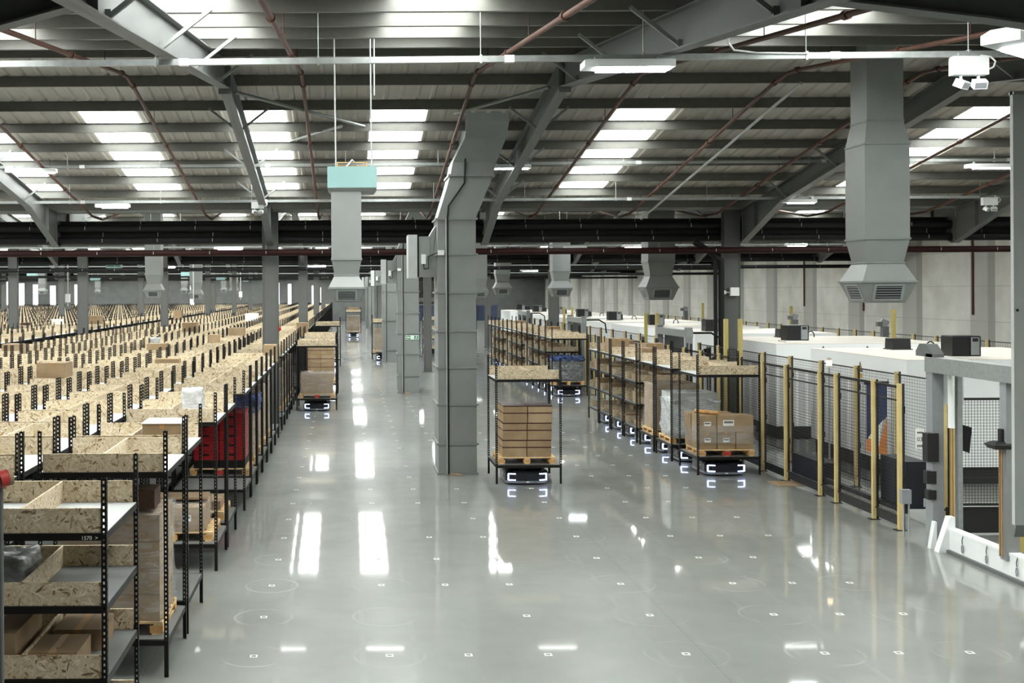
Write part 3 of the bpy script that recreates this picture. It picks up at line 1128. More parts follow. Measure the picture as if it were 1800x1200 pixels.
def simple_rack(mb, x=0, y=0, z=0):
    """whole rack in one mesh, for the far ones (x, y: centre)"""
    i = HW
    for sx in (-1, 1):
        for sy in (-1, 1):
            a, b2 = sorted((sx * i, sx * (i - .034)))
            c, d = sorted((sy * i, sy * (i - .012)))
            mb.box(x + a, x + b2, y + c, y + d, z, z + POST, 'black_steel')
    mb.box(x - i + .05, x + i - .05, y - i + .01, y + i - .01, z + TRAY - .05, z + TRAY, 'black_steel')
    mb.box(x - i + .03, x + i - .03, y - i + .01, y + i - .01, z + TOP - .05, z + TOP - .004, 'black_steel')
    mb.box(x - i + .012, x + i - .012, y - i + .03, y + i - .03, z + TOP - .004, z + TOP + .003, 'deck_white')
    for s in (-1, 1):
        yy = y + s * (i - .03)
        mb.box(x - i + .048, x + i - .048, yy - .009, yy + .009, z + TOP + .004, z + TOP + .2, 'osb')
    mb.box(x - .009, x + .009, y - i + .04, y + i - .04, z + TOP + .004, z + TOP + .196, 'osb')


SIMPLE = MB()
simple_rack(SIMPLE)
SIMPLE = SIMPLE.mesh('shelving_rack')

# --- the storage field left of the aisle
XA = -1.92                                     # aisle face of the first column
FIELD = 'racks of the storage field left of the aisle'
FAR = 'racks of the block beyond the left cross aisle'


def colx(j):
    return XA - W / 2 - PITCH * j


def rowy(k):
    return 9.04 + PITCH * k                    # front face


def sees(x, y):
    return x + HW + .5 > -.305 * (y + D)


occupied = {(float(cx), float(cy)) for cx, cy, _ in COLS}


def free(x, y):
    return not any(abs(cx - x) < HW + .3 and abs(cy - (y + HW)) < HW + .25 for cx, cy in occupied)


cells = []
rng = random.Random(3)
for k in range(0, 92):
    for j in range(0, 6):
        x, y = colx(j), rowy(k)
        if not sees(x, y) or not free(x, y):
            continue
        if j == 0 and k in (1, 4, 7):
            continue
        if k == 22 or k == 55:
            continue
        if j == 0 and k < 70 or rng.random() > .012:
            cells.append((y, j, k, x, 'near'))
for k in range(20, 92):
    for j in range(0, 30):
        x, y = -13.0 - W / 2 - PITCH * j, rowy(k)
        if not sees(x, y) or not free(x, y) or k in (30, 55) or j == 12:
            continue
        if rng.random() > .02:
            cells.append((y, j, k, x, 'far'))
cells.sort(key=lambda c: c[0])
rest = MB()
for i, (y, j, k, x, b2) in enumerate(cells):
    if b2 == 'near':
        lab = 'black OSB-topped rack left of the aisle, %s column from the aisle, %s row back' % (nth(j + 1), nth(k + 1))
        grp = FIELD
    else:
        lab = 'far black OSB-topped rack across the left cross aisle, %s column, %s row' % (nth(j + 1), nth(k - 19))
        grp = FAR
    if i < 135:
        kd = 'shelves' if (j == 0 and k == 0) else 'pallet'
        rack(x, y, 0, lab, grp, kd)
    elif i < 296:
        tag(link('shelving_rack', SIMPLE, None, (x, y + D / 2, 0)), lab, 'rack', grp)
    else:
        simple_rack(rest, x, y + D / 2, 0)
o = put('distant_shelving', rest)
tag(o, 'the far mass of black OSB-topped racks stretching to the back wall', 'racks', None, 'stuff')

def text_mesh(name, curve):
    tmp = bpy.data.objects.new(name + '_curve', curve)
    COL.objects.link(tmp)
    dg = bpy.context.evaluated_depsgraph_get()
    dg.update()
    me = bpy.data.meshes.new_from_object(tmp.evaluated_get(dg))
    bpy.data.objects.remove(tmp)
    return link(name, me)


# painted number on the beam of the nearest rack
tc = bpy.data.curves.new('beam_number', 'FONT')
tc.body = '1570  >'
tc.size = .043
tc.extrude = .0008
tc.materials.append(MATS['paper'])
p = at(142, 951, 9.03)
bpy.context.view_layer.update()
o = text_mesh('beam_number', tc)
o.rotation_euler = (math.pi / 2, 0, 0)
near_rack = [r for r in bpy.data.objects if r.name.startswith('shelving_rack') and r.get('label', '').endswith('first column from the aisle, first row back')][0]
o.parent = near_rack
o.location = Vector((p.x, rowy(0) + .002, TOP - .047)) - near_rack.location


# ------------------------------------------------------------------ goods
def pallet_parts():
    top = MB()
    for k in range(7):
        y = -.5 + .04 + k * .153
        top.box(-.6, .6, y - .045, y + .045, .122, .144, 'wood_pale')
    for x in (-.55, 0, .55):
        top.box(x - .05, x + .05, -.5, .5, .1, .122, 'wood_pale')
    out = [('top_deck', top.mesh('top_deck'))]
    for y in (-.45, 0, .45):
        for x in (-.53, 0, .53):
            out.append(('block', MB().box(x - .07, x + .07, y - .05, y + .05, .02, .1, 'wood_block').mesh('block')))
    for x in (-.53, 0, .53):
        out.append(('skid', MB().box(x - .05, x + .05, -.5, .5, 0, .02, 'wood_pale').mesh('skid')))
    return out


PALLET = pallet_parts()
PALLET_RED = MB().box(-.08, .08, -.512, -.499, .015, .105, 'red_soft').mesh('red_block')


def pallet(x, y, z, label, red=False, group='wooden pallets standing in racks'):
    t = root('wooden_pallet', (x, y, z), label, 'pallet', group)
    for n, me in PALLET:
        link(n, me, t)
    if red:
        link('red_block', PALLET_RED, t)
    return t


def carton(x, y, z, w, d, h, label, group=None, rz=0, m='cardboard', extras=True, paper=None, cat='box', name='cardboard_box', strap=None):
    mb = MB().box(-w / 2, w / 2, -d / 2, d / 2, 0, h, m)
    o = put(name, mb, None, (x, y, z))
    o.rotation_euler = (0, 0, rz)
    tag(o, label, cat, group)
    if extras:
        tp = MB().box(-w / 2 - .001, w / 2 + .001, -.03, .03, h - .06, h + .001, 'tape') if w > d else MB().box(-.03, .03, -d / 2 - .001, d / 2 + .001, h - .06, h + .001, 'tape')
        put('tape', tp, o)
    if paper:
        u, v, pw, ph = paper
        put('paper_label', MB().box(u - pw / 2, u + pw / 2, -d / 2 - .003, -d / 2, v - ph / 2, v + ph / 2, 'paper'), o)
        put('bar_print', MB().box(u - pw * .4, u + pw * .4, -d / 2 - .0042, -d / 2 - .003, v - ph * .05, v + ph * .3, 'tray_steel'), o)
    if strap:
        sb = MB()
        e = .004
        for zz in strap:
            sb.box(-w / 2 - e, w / 2 + e, -d / 2 - e, d / 2 + e, zz - .011, zz + .011, 'strap')
        put('strap', sb, o)
    return o


def crumple(w, d, h, m, amp=.02, n=9, top=None, seed=1):
    r = random.Random(seed)
    bm = bmesh.new()
    bmesh.ops.create_cube(bm, size=1)
    bmesh.ops.subdivide_edges(bm, edges=bm.edges, cuts=n, use_grid_fill=True)
    for v in bm.verts:
        c = v.co.copy()
        sag = 0
        if top and c.z > .3:
            sag = -top * (abs(c.x) ** 2 + abs(c.y) ** 2) * (c.z - .3) / .2
        k = max(abs(c.x), abs(c.y))
        v.co = Vector((c.x * w + r.uniform(-amp, amp), c.y * d + r.uniform(-amp, amp), (c.z + .5) * h + sag + (r.uniform(-amp, amp) if c.z > -.45 else 0)))
    me = bpy.data.meshes.new('film')
    bm.to_mesh(me)
    bm.free()
    me.materials.append(MATS[m])
    for p_ in me.polygons:
        p_.use_smooth = True
    return me


def wrapped(x, y, z, w, d, h, label, film='film', nx=2, nz=3, m='cardboard', seed=1, amp=.018, top=0, group='film-wrapped loads', opaque=False):
    t = root('wrapped_load', (x, y, z), label, 'wrapped load', group)
    ny = 2
    if not opaque:
        for i in range(nx):
            for jy in range(ny):
                for k in range(nz):
                    mb = MB().box(-w / 2 + w / nx * i + .004, -w / 2 + w / nx * (i + 1) - .004, -d / 2 + d / ny * jy + .004, -d / 2 + d / ny * (jy + 1) - .004, h / nz * k, h / nz * (k + 1) - .005, m)
                    put('carton', mb, t)
    link('stretch_film', crumple(w + .05, d + .05, h + .02, film, amp, 9, top, seed), t)
    return t


def pal_top(z):
    return z + TRAY + .004


P1 = .144
X0 = colx(0)
GL = 'cartons on the lower shelves of the nearest rack'
# nearest rack: parcels on its shelves
y0 = rowy(0)
carton(X0 - .32, y0 + .50, MID[0] + .004, .50, .80, .34, 'large printed carton on the lower shelf of the nearest rack', GL)
carton(X0 + .28, y0 + .98, MID[0] + .004, .42, .5, .18, 'dark-fronted flat carton at the right of the nearest rack', GL)
carton(X0 + .20, y0 + .42, MID[0] + .004, .42, .5, .16, 'low open carton beside the large printed carton', GL)
t = root('plastic_roll', (X0 - .42, y0 + .75, MID[1] + .16), 'grey plastic-wrapped roll lying on the middle shelf of the nearest rack', 'roll')
link('film', crumple(.62, .5, .26, 'film_grey', .02, 8, 0, 5), t, (0, 0, -.155))
put('roll_core', MB().tube([(-.30, 0, -.02), (.30, 0, -.02)], .1, 'tray_steel', 14), t)

# first column, trays facing the aisle
k = 2
pallet(X0, rowy(k) + .69, TRAY + .004, 'pale pallet under the tall film-wrapped stack, third rack back')
wrapped(X0 + .02, rowy(k) + .69, TRAY + .004 + P1, 1.1, .95, 1.15, 'tall film-wrapped stack of brown cartons in the third rack back', nx=2, nz=4, seed=2, amp=.03)
carton(X0 + .25, rowy(k) + .5, TRAY + .004 + P1 + 1.2, .5, .4, .2, 'dark brown carton on top of the tall film-wrapped stack', None, 0, 'dark_carton', False)
k = 5
pallet(X0, rowy(k) + .69, TRAY + .004, 'pale pallet under the cartons with two white labels, sixth rack back')
for i in range(2):
    for jy in range(2):
        carton(X0 - .29 + .5 * i, rowy(k) + .42 + .46 * jy, TRAY + .004 + P1, .49, .45, .36,
               ('left' if i == 0 else 'right') + ' %s carton under blue-tinged film in the sixth rack back' % ('front' if jy == 0 else 'rear'), 'cartons in the sixth rack back', paper=(.0, .2, .13, .09) if jy == 0 else None)
t = root('stretch_film', (X0 - .04, rowy(k) + .65, TRAY + .004 + P1), 'blue-tinged stretch film over the cartons in the sixth rack back', 'film')
link('film', crumple(1.03, .96, .39, 'film', .014, 9, 0, 8), t)
carton(X0 + .05, rowy(k) + .75, TRAY + .004 + P1 + .42, .85, .5, .03, 'flat brown sheet lying on the wrapped cartons, sixth rack back', None, .05, 'cardboard', False)
k = 6
pallet(X0, rowy(k) + .69, TRAY + .004, 'pale pallet with a low load in the seventh rack back')
carton(X0 + .1, rowy(k) + .7, TRAY + .004 + P1, .85, .7, .14, 'low carton on the pallet in the seventh rack back')
k = 9
pallet(X0 + .02, rowy(k) + .62, TRAY + .004, 'pale pallet under the red crates', True)
yb_ = rowy(k) + .62
for i in range(2):
    for jy in range(2):
        bx, by = X0 - .25 + .52 * i, yb_ - .24 + .48 * jy
        zz = TRAY + .004 + P1
        tag(put('black_base', MB().loft([(0, -.25, .25, -.23, .23), (.16, -.255, .255, -.235, .235)], 'rubber'), None, (bx, by, zz)), 'black plastic base under red crates, %s %s' % ('rear' if jy else 'front', 'right' if i else 'left'), 'crate base', 'black bases under red crates')
        zz += .16
        for q in range(5):
            c = MB()
            c.box(-.25, .25, -.23, .23, 0, .18, 'red_plastic').box(-.257, .257, -.237, .237, .155, .185, 'red_plastic').box(-.257, .257, -.237, .237, .06, .075, 'red_plastic')
            o = put('red_crate', c, None, (bx, by, zz + .19 * q))
            tag(o, 'red plastic crate, %s from the bottom of the %s %s stack' % (nth(q + 1), 'rear' if jy else 'front', 'right' if i else 'left'), 'crate', 'red crates on a pallet')
            put('hand_hole', MB().box(-.06, .06, -.239, -.2365, .09, .13, 'rubber'), o)
k = 10
pallet(X0, rowy(k) + .69, TRAY + .004, 'pale pallet under the tall load with blue film')
wrapped(X0 + .02, rowy(k) + .69, TRAY + .004 + P1, 1.08, .95, 1.0, 'tall brown load under blue film behind the red crates', 'film', 2, 3, 'cardboard', 11, .03)
t = root('film_cover', (X0 + .05, rowy(k) + .69, TRAY + P1 + .95), 'blue plastic sheet draped on the tall load behind the red crates', 'film')
link('film', crumple(1.2, 1.05, .4, 'film_blue', .05, 9, .5, 12), t)
for q, k in enumerate((11, 12, 13, 17, 18, 19, 20, 21)):
    pallet(X0, rowy(k) + .69, TRAY + .004, 'pale pallet in the first column beside the aisle, %s row back' % nth(k + 1))
    wrapped(X0, rowy(k) + .69, TRAY + .004 + P1, 1.1, .9, 1.15 + .1 * (q % 3), 'tall brown wrapped load in the first column, %s row back' % nth(k + 1), 'film', 2, 3, 'cardboard', 20 + q)


# things lying in the rack tops
def topitem(x0, x1, ptop, Y, dep, label, m='cardboard', film=None, lid=None):
    a, b2 = at(x0, ptop, Y), at(x1, ptop, Y)
    wd, z0 = b2.x - a.x, TOP + .005
    h = max(.06, a.z - z0)
    if film:
        t_ = root('wrapped_parcel', ((a.x + b2.x) / 2, Y + dep / 2, z0), label, 'parcel')
        link('film', crumple(wd, dep, h, film, .02, 7, 0, int(x0)), t_)
        return
    o = carton((a.x + b2.x) / 2, Y + dep / 2, z0, wd, dep, h, label, 'parcels in the rack tops', m=m, extras=Y < 30)
    if lid:
        put('lid', MB().box(-wd / 2 - .01, wd / 2 + .01, -dep / 2 - .01, dep / 2 + .01, h, h + .012, lid), o)


topitem(64, 115, 638, 22.95, .6, 'large brown carton standing in a rack top at left')
topitem(250, 318, 745, 13.85, .55, 'white-lidded carton in the rack top behind the nearest full rack', 'cardboard', None, 'paper')
topitem(319, 354, 684, 17.0, .3, 'grey film-wrapped parcel in the rack top by the aisle', film='film_grey')
topitem(272, 314, 631, 27.6, .4, 'flat brown carton in a rack top, mid field')
topitem(258, 292, 604, 33.6, .5, 'brown carton in a rack top left of the near steel column')
topitem(3, 34, 605, 33.6, .6, 'brown carton in a rack top at the left edge')
topitem(402, 429, 576, 44.4, .6, 'brown carton in a rack top, closest to the near steel column on its left')
topitem(320, 346, 567, 49.0, .7, 'brown carton in a rack top, deeper mid field')
topitem(431, 453, 551, 66, .7, 'white box in a rack top left of the near steel column', 'paper')
topitem(463, 486, 606, 30.75, .5, 'tan carton in front of the near steel column foot')
topitem(521, 541, 567, 47.5, .5, 'brown carton in a rack top right of the near steel column')
topitem(148, 176, 555, 61.6, .8, 'tan carton beside the foot of a column at left')
topitem(89, 108, 561, 61.6, .5, 'white flat carton in the far block at left', 'paper')
topitem(14, 24, 563, 61.6, .5, 'small white carton in the far block at left', 'paper')
topitem(36, 52, 567, 60, .5, 'dark crate in the far block at left', 'dark_carton')
topitem(262, 279, 594, 36.5, .4, 'small shiny wrapped parcel in a rack top, mid field', film='film_grey')
topitem(305, 318, 545, 70, .6, 'small carton right of the thin dark pole')
topitem(366, 384, 588, 39, .5, 'open carton in a rack top in the middle of the field')

# ------------------------------------------------------------------ robots
def agv_parts():
    out = [(-.45, -.44), (-.38, -.52), (-.22, -.555), (0, -.565), (.22, -.555), (.38, -.52), (.45, -.44)]
    pl = out + [(-x, -y) for x, y in out]

    def ring(z, s):
        return [(x * s, y * s, z) for x, y in pl]

    def stack(levels, m):
        mb = MB()
        n_ = len(pl)
        vs = [p_ for z, s in levels for p_ in ring(z, s)]
        fs = []
        for i in range(len(levels) - 1):
            for j in range(n_):
                k_ = (j + 1) % n_
                fs.append((i * n_ + j, i * n_ + k_, (i + 1) * n_ + k_, (i + 1) * n_ + j))
        fs.append(tuple(range(n_))[::-1])
        fs.append(tuple(range((len(levels) - 1) * n_, len(levels) * n_)))
        mb.add(vs, fs, m)
        return mb
    parts = [('body', stack([(.085, .99), (.12, 1.0), (.24, 1.0), (.285, .95)], 'agv_shell').mesh('body')),
             ('skirt', stack([(.025, .95), (.04, 1.0), (.085, 1.005)], 'agv_silver').mesh('skirt')),
             ('lift_plate', MB().box(-.33, .33, -.33, .33, .285, .35, 'black_plastic').mesh('lift_plate')),
             ('sensor', MB().box(-.03, .03, -.575, -.56, .05, .075, 'paper').mesh('sensor'))]
    for s in (-1, 1):
        mb = MB()
        e = .012
        c0, c1, c2 = Vector((s * .455, -.42, 0)), Vector((s * .40, -.522, 0)), Vector((s * .25, -.562, 0))
        for z in (.105, .235):
            zz = Vector((0, 0, z))
            mb.bar(c1 + zz, c2 + zz, .016, .02, 'agv_led')
        mb.bar(c1 + Vector((0, 0, .105)), c1 + Vector((0, .001, .235)), .026, .026, 'agv_led')
        parts.append(('light_bracket', mb.mesh('light_bracket')))
    for sx in (-1, 1):
        for sy in (-.35, .35):
            parts.append(('wheel', MB().tube([(sx * .3 - .03, sy, .05), (sx * .3 + .03, sy, .05)], .05, 'rubber', 12).mesh('wheel')))
    return parts


AGV = agv_parts()


def robot(x, y, label, group='transport robots carrying racks'):
    t = root('transport_robot', (x, y, 0), label, 'robot', group)
    for n_, me in AGV:
        link(n_, me, t)
    return t


LIFT = .012 + .0
RAISE = .05


def carried(xc, yf, label, rob, kind='pallet', group='racks carried by robots'):
    t = rack(xc, yf, RAISE, label, group, kind)
    robot(xc, yf + .72, rob)
    return t


# --- rack in the middle of the aisle with six strapped cartons on its face
xc, yf = 3.775, 23.75
carried(xc, yf, 'rack carried through the aisle beside the nearest floor duct, with strapped cartons', 'robot under the rack beside the nearest floor duct')
zb = TRAY + .004 + RAISE
pallet(xc - .01, yf + .66, zb, 'pale pallet under the strapped cartons in the middle of the aisle')
for q in range(3):
    for i in range(2):
        for jy in range(2):
            carton(xc - .27 + .52 * i + .01 * q, yf + .43 + .5 * jy, zb + P1 + .36 * q, .502, .49, .355,
                   'strapped brown carton, %s, %s column, %s tier of the aisle stack' % ('rear' if jy else 'front', 'right' if i else 'left', ('bottom', 'middle', 'top')[q]),
                   'strapped cartons in the middle of the aisle', strap=(.2, .348), extras=False)

# --- queue on the right
QX = 8.29
q1 = 'racks queuing on robots in front of the fence'
ys = [24.75, 26.75, 28.3, 29.98, 31.51, 33.04, 34.57]
for i, y in enumerate(ys):
    carried(QX, y, 'queued rack by the yellow-post fence, %s from the front' % nth(i + 1), 'robot under the %s queued rack by the fence' % nth(i + 1), 'pallet' if i < 3 else 'shelves', q1)
y = ys[0]
pallet(QX, y + .62, zb, 'pale pallet with a red block under labelled cartons, front queued rack', True)
zc = zb + P1
for i, (u, wd, pp) in enumerate(((-.41, .39, 1), (0, .39, 1), (.405, .38, 0))):
    carton(QX + u, y + .42, zc, wd, .5, .37, 'lower %s labelled carton in the front queued rack' % ('left', 'middle', 'right')[i], 'cartons in the front queued rack', paper=(.0, .2, .14, .09) if pp else None)
    carton(QX + u, y + .93, zc, wd, .48, .37, 'lower rear %s carton in the front queued rack' % ('left', 'middle', 'right')[i], 'cartons in the front queued rack')
carton(QX - .41, y + .42, zc + .375, .39, .5, .36, 'upper left labelled carton in the front queued rack', 'cartons in the front queued rack', paper=(.0, .18, .15, .09))
carton(QX + .20, y + .42, zc + .375, .79, .5, .36, 'wide upper carton with a big white label in the front queued rack', 'cartons in the front queued rack', paper=(-.15, .2, .24, .13))
carton(QX - .15, y + .93, zc + .375, .95, .48, .36, 'upper rear carton in the front queued rack', 'cartons in the front queued rack')
tag(put('paper_roll', MB().tube([(QX - .5, y + .75, zc + .78), (QX - .12, y + .3, zc + .78)], .045, 'wood_block', 10)), 'brown paper roll lying on the cartons in the front queued rack', 'roll')
t = root('stretch_film', (QX, y + .67, zc), 'thin stretch film round the cartons of the front queued rack', 'film')
link('film', crumple(1.24, 1.06, .4, 'film', .01, 9, 0, 31), t, (0, 0, .12))
y = ys[1]
pallet(QX - .05, y + .69, zb, 'pale pallet under the grey plastic-wrapped load, second queued rack')
wrapped(QX - .05, y + .69, zb + P1, 1.08, .96, 1.05, 'lumpy grey plastic-wrapped load in the second queued rack', 'film_grey', 2, 2, 'heater_white', 33, .035, .5)
y = ys[2]
pallet(QX - .05, y + .69, zb, 'pale pallet under the film-wrapped brown box, third queued rack')
wrapped(QX - .05, y + .69, zb + P1, 1.1, 1.0, 1.15, 'film-wrapped brown box load in the third queued rack', 'film', 1, 1, 'cardboard', 34, .02, .1)
rng = random.Random(9)
for i in range(3, 7):
    for li, zs in enumerate((TRAY,) + MID):
        for u in (-.36, .34):
            if rng.random() < .8:
                carton(QX + u, ys[i] + .5 + rng.uniform(-.1, .3), zs + .006 + RAISE, rng.uniform(.3, .5), rng.uniform(.35, .7), rng.uniform(.15, .34),
                       'brown carton on the %s shelf of the %s queued rack, %s side' % (('bottom', 'second', 'third')[li], nth(i + 1), 'left' if u < 0 else 'right'), 'cartons in the queued shelf racks', extras=False)
topq = [(QX - .3, ys[3] + .4, .4, .5, .3), (QX + .3, ys[4] + .5, .5, .5, .35), (QX - .32, ys[5] + .6, .55, .7, .42), (QX + .35, ys[6] + .6, .4, .5, .3)]
for i, (x, y, a, b2, h) in enumerate(topq):
    carton(x, y, TOP + .006 + RAISE, a, b2, h, 'carton in the top of the %s queued rack' % nth(i + 4), 'cartons on top of the queued racks')

# --- second queue, deeper
Q2X = 8.5
for i in range(13):
    y = 43.5 + 1.53 * i
    kd = 'pallet' if i in (0, 4, 8, 12) else 'shelves'
    carried(Q2X, y, 'rack in the deeper queue before the white machines, %s from its front' % nth(i + 1), 'robot under the %s rack of the deeper queue' % nth(i + 1), kd, 'racks of the deeper queue on robots')
    if kd == 'pallet':
        pallet(Q2X, y + .69, zb, 'pale pallet in the %s rack of the deeper queue' % nth(i + 1))
        if i == 0:
            wrapped(Q2X, y + .69, zb + P1, 1.1, 1.0, .8, 'dark grey wrapped load in the front rack of the deeper queue', 'film', 1, 1, 'beam_dark', 40)
            t = root('film_cover', (Q2X, y + .69, zb + P1 + .78), 'loose blue film on the dark load in the deeper queue', 'film')
            link('film', crumple(1.15, 1.05, .16, 'film_blue', .07, 9, .2, 41), t)
        else:
            wrapped(Q2X, y + .69, zb + P1, 1.1, 1.0, 1.2, 'tall brown carton load in the %s rack of the deeper queue' % nth(i + 1), 'film', 2, 4, 'cardboard', 42 + i)
    else:
        for li, zs in enumerate((TRAY,) + MID):
            carton(Q2X - .3, y + .6, zs + .006 + RAISE, .45, .6, .3, 'carton on the %s shelf of the %s rack in the deeper queue' % (('bottom', 'second', 'third')[li], nth(i + 1)), 'cartons in the deeper queue', extras=False)
    if i in (3, 9):
        carton(Q2X + .33, y + .65, TOP + .006 + RAISE, .5, .6, .3, 'carton on top of the %s rack of the deeper queue' % nth(i + 1))

# --- racks travelling in the aisle
xl = -1.05
carried(xl, 38.7, 'rack in the aisle along the storage field with a film-wrapped pallet', 'robot under the rack along the storage field')
pallet(xl, 39.4, zb, 'pallet with a red block in the rack along the storage field', True)
wrapped(xl, 39.4, zb + P1, 1.1, .95, .7, 'film-wrapped cartons in the rack along the storage field', 'film', 2, 2, 'cardboard', 60)
carried(xl, 45.0, 'second rack in the aisle along the storage field, with tied cartons', 'robot under the second rack along the storage field')
pallet(xl, 45.7, zb, 'pallet in the second rack along the storage field')
for q in range(4):
    for i in range(2):
        carton(xl - .27 + .53 * i, 45.7, zb + P1 + .33 * q, .52, .95, .325, 'tied carton, %s tier, %s, second rack along the storage field' % (nth(q + 1), 'right' if i else 'left'), 'tied cartons in the second aisle rack', extras=False, strap=(.16,))
carried(-1.05, 61.0, 'third rack in the aisle along the storage field, empty tray', 'robot under the third rack along the storage field')
carried(.55, 100.0, 'far rack at the end of the aisle', 'robot under the far aisle rack')
pallet(.55, 100.7, zb, 'pallet in the far aisle rack')
wrapped(.55, 100.7, zb + P1, 1.1, .95, 1.3, 'tall load in the far aisle rack', 'film', 2, 3, 'cardboard', 61)
carton(.55, 100.6, TOP + .006 + RAISE, .9, .6, .4, 'carton on top of the far aisle rack')
carried(2.15, 66.8, 'rack half hidden behind the third floor duct', 'robot under the rack behind the third floor duct')
pallet(2.15, 67.5, zb, 'pallet in the rack behind the third floor duct')
wrapped(2.15, 67.5, zb + P1, 1.1, .95, 1.3, 'brown load in the rack behind the third floor duct', 'film', 2, 4, 'cardboard', 62)
carried(5.5, 71.5, 'shelf rack seen between the two nearest floor ducts', 'robot under the shelf rack between the two nearest floor ducts', 'shelves')

# white floor markers in rows along the robot lanes
MK = MB().box(-.042, .042, -.042, .042, .0005, .0025, 'paper').box(-.026, .026, -.026, .026, .0026, .003, 'tray_steel').mesh('floor_marker')
ln = ('lane beside the storage field', 'second lane', 'third lane', 'lane right of the floor ducts', 'lane of the strapped cartons', 'lane left of the queue', 'narrow lane left of the queue', 'lane beside the queue')
for i, lx in enumerate(LANES):
    for k in range(1, 26 if i < 4 else 19):
        y = ROW0 + PITCH * k
        if i >= 5 and k > 15 or i in (1, 2) and k % 4 == 3 and k < 9:
            continue
        if lx in (2.24,) and any(abs(y - dy) < 1.3 for dy in (25.8, 46.0)):
            continue
        o = link('floor_marker', MK, None, (lx, y, 0))
        tag(o, 'white square floor marker, %s, %s from the front' % (ln[i], nth(k)), 'floor marker', 'white floor markers')
# ------------------------------------------------------------------ fences and cells on the right
def wire_panel(L, H, z0, pitch=.06, r=.0022):
    """wire panel along +Y from 0..L"""
    mb = MB()
    n_ = int(L / pitch)
    for i in range(n_ + 1):
        y = L * i / n_
        mb.box(-r, r, y - r, y + r, z0, H, 'mesh_black')
    n_ = int((H - z0) / pitch)
    for i in range(n_ + 1):
        z = z0 + (H - z0) * i / n_
        mb.box(-r, r, 0, L, z - r, z + r, 'mesh_black')
    for z in (z0, H):
        mb.box(-.012, .012, 0, L, z - .012, z + .012, 'mesh_black')
    return mb


def fence_run(x, ys, H, label, post_m, pw=.06, group='wire fences round the machine cells', z0=.22, far=False, rails=True, pitch=.06):
    t = root('wire_fence', (x, ys[0], 0), label, 'fence', group)
    for i, y in enumerate(ys):
        p_ = MB()
        p_.box(-pw / 2, pw / 2, y - ys[0] - .02, y - ys[0] + .045, .01, H, post_m)
        p_.box(pw / 2, pw / 2 + .045, y - ys[0] - .01, y - ys[0] + .05, .01, H, 'mesh_black')
        p_.box(-pw / 2 - .06, pw / 2 + .06, y - ys[0] - .06, y - ys[0] + .08, 0, .012, 'mesh_black')
        if not far:
            p_.box(pw / 2, pw / 2 + .05, y - ys[0] - .03, y - ys[0] + .05, H * .32, H * .32 + .12, 'mesh_black').box(pw / 2, pw / 2 + .05, y - ys[0] - .03, y - ys[0] + .05, H * .8, H * .8 + .12, 'mesh_black')
        put('post', p_, t)
        if i + 1 < len(ys):
            L = ys[i + 1] - y - .09
            if L > .3 and L < 3:
                put('wire_panel', wire_panel(L, H - .05, z0, pitch), t, (.02, y - ys[0] + .07, 0))
    return t


fx = 9.34
front_ys = [19.25, 20.2, 21.75, 22.5, 24.25, 25.6, 27.1, 28.6, 30.1, 31.6, 33.1, 34.6, 36.1, 37.6]
t = fence_run(fx, front_ys, 2.48, 'yellow-post wire fence along the polished floor behind the queue', 'yellow_post', .06)
b3 = MB()
for z in (2.40, 2.18):
    b3.box(.05, .075, 0, 18.3, z - .014, z + .014, 'mesh_black')
put('top_rail', b3, t)
put('kick_rail', MB().box(.03, .05, 0, 18.3, .06, .2, 'mesh_black'), t)
put('control_cabinet', MB().box(.12, .5, .05, .95, .35, 1.15, 'navy'), t)
c = MB().box(.12, .45, 3.4, 5.0, .2, .62, 'navy')
put('control_cabinet', c, t)
put('cable_duct', MB().box(.06, .16, 0, 3.2, .28, .36, 'mesh_black'), t)

second_ys = [20.0, 21.75, 23.5, 25.25, 27.0, 28.75, 30.5, 32.25, 34.0]
fence_run(10.5, second_ys, 2.5, 'dark inner wire fence between the front fence and the white machines', 'yellow_post', .06)
fence_run(9.6, [39.5 + 1.6 * i for i in range(16)], 2.35, 'deeper wire fence behind the second queue', 'yellow_post', .06, far=True, pitch=.12)
fence_run(19.4, [24.0 + 1.5 * i for i in range(34)], 2.52, 'far wire fence between the white machines and the concrete wall', 'yellow_post', .07, far=True, pitch=.12)
fence_run(11.0, [38.5 + 2.2 * i for i in range(14)], 2.45, 'inner fence of the deeper machine cells', 'yellow_post', .06, far=True, pitch=.12)


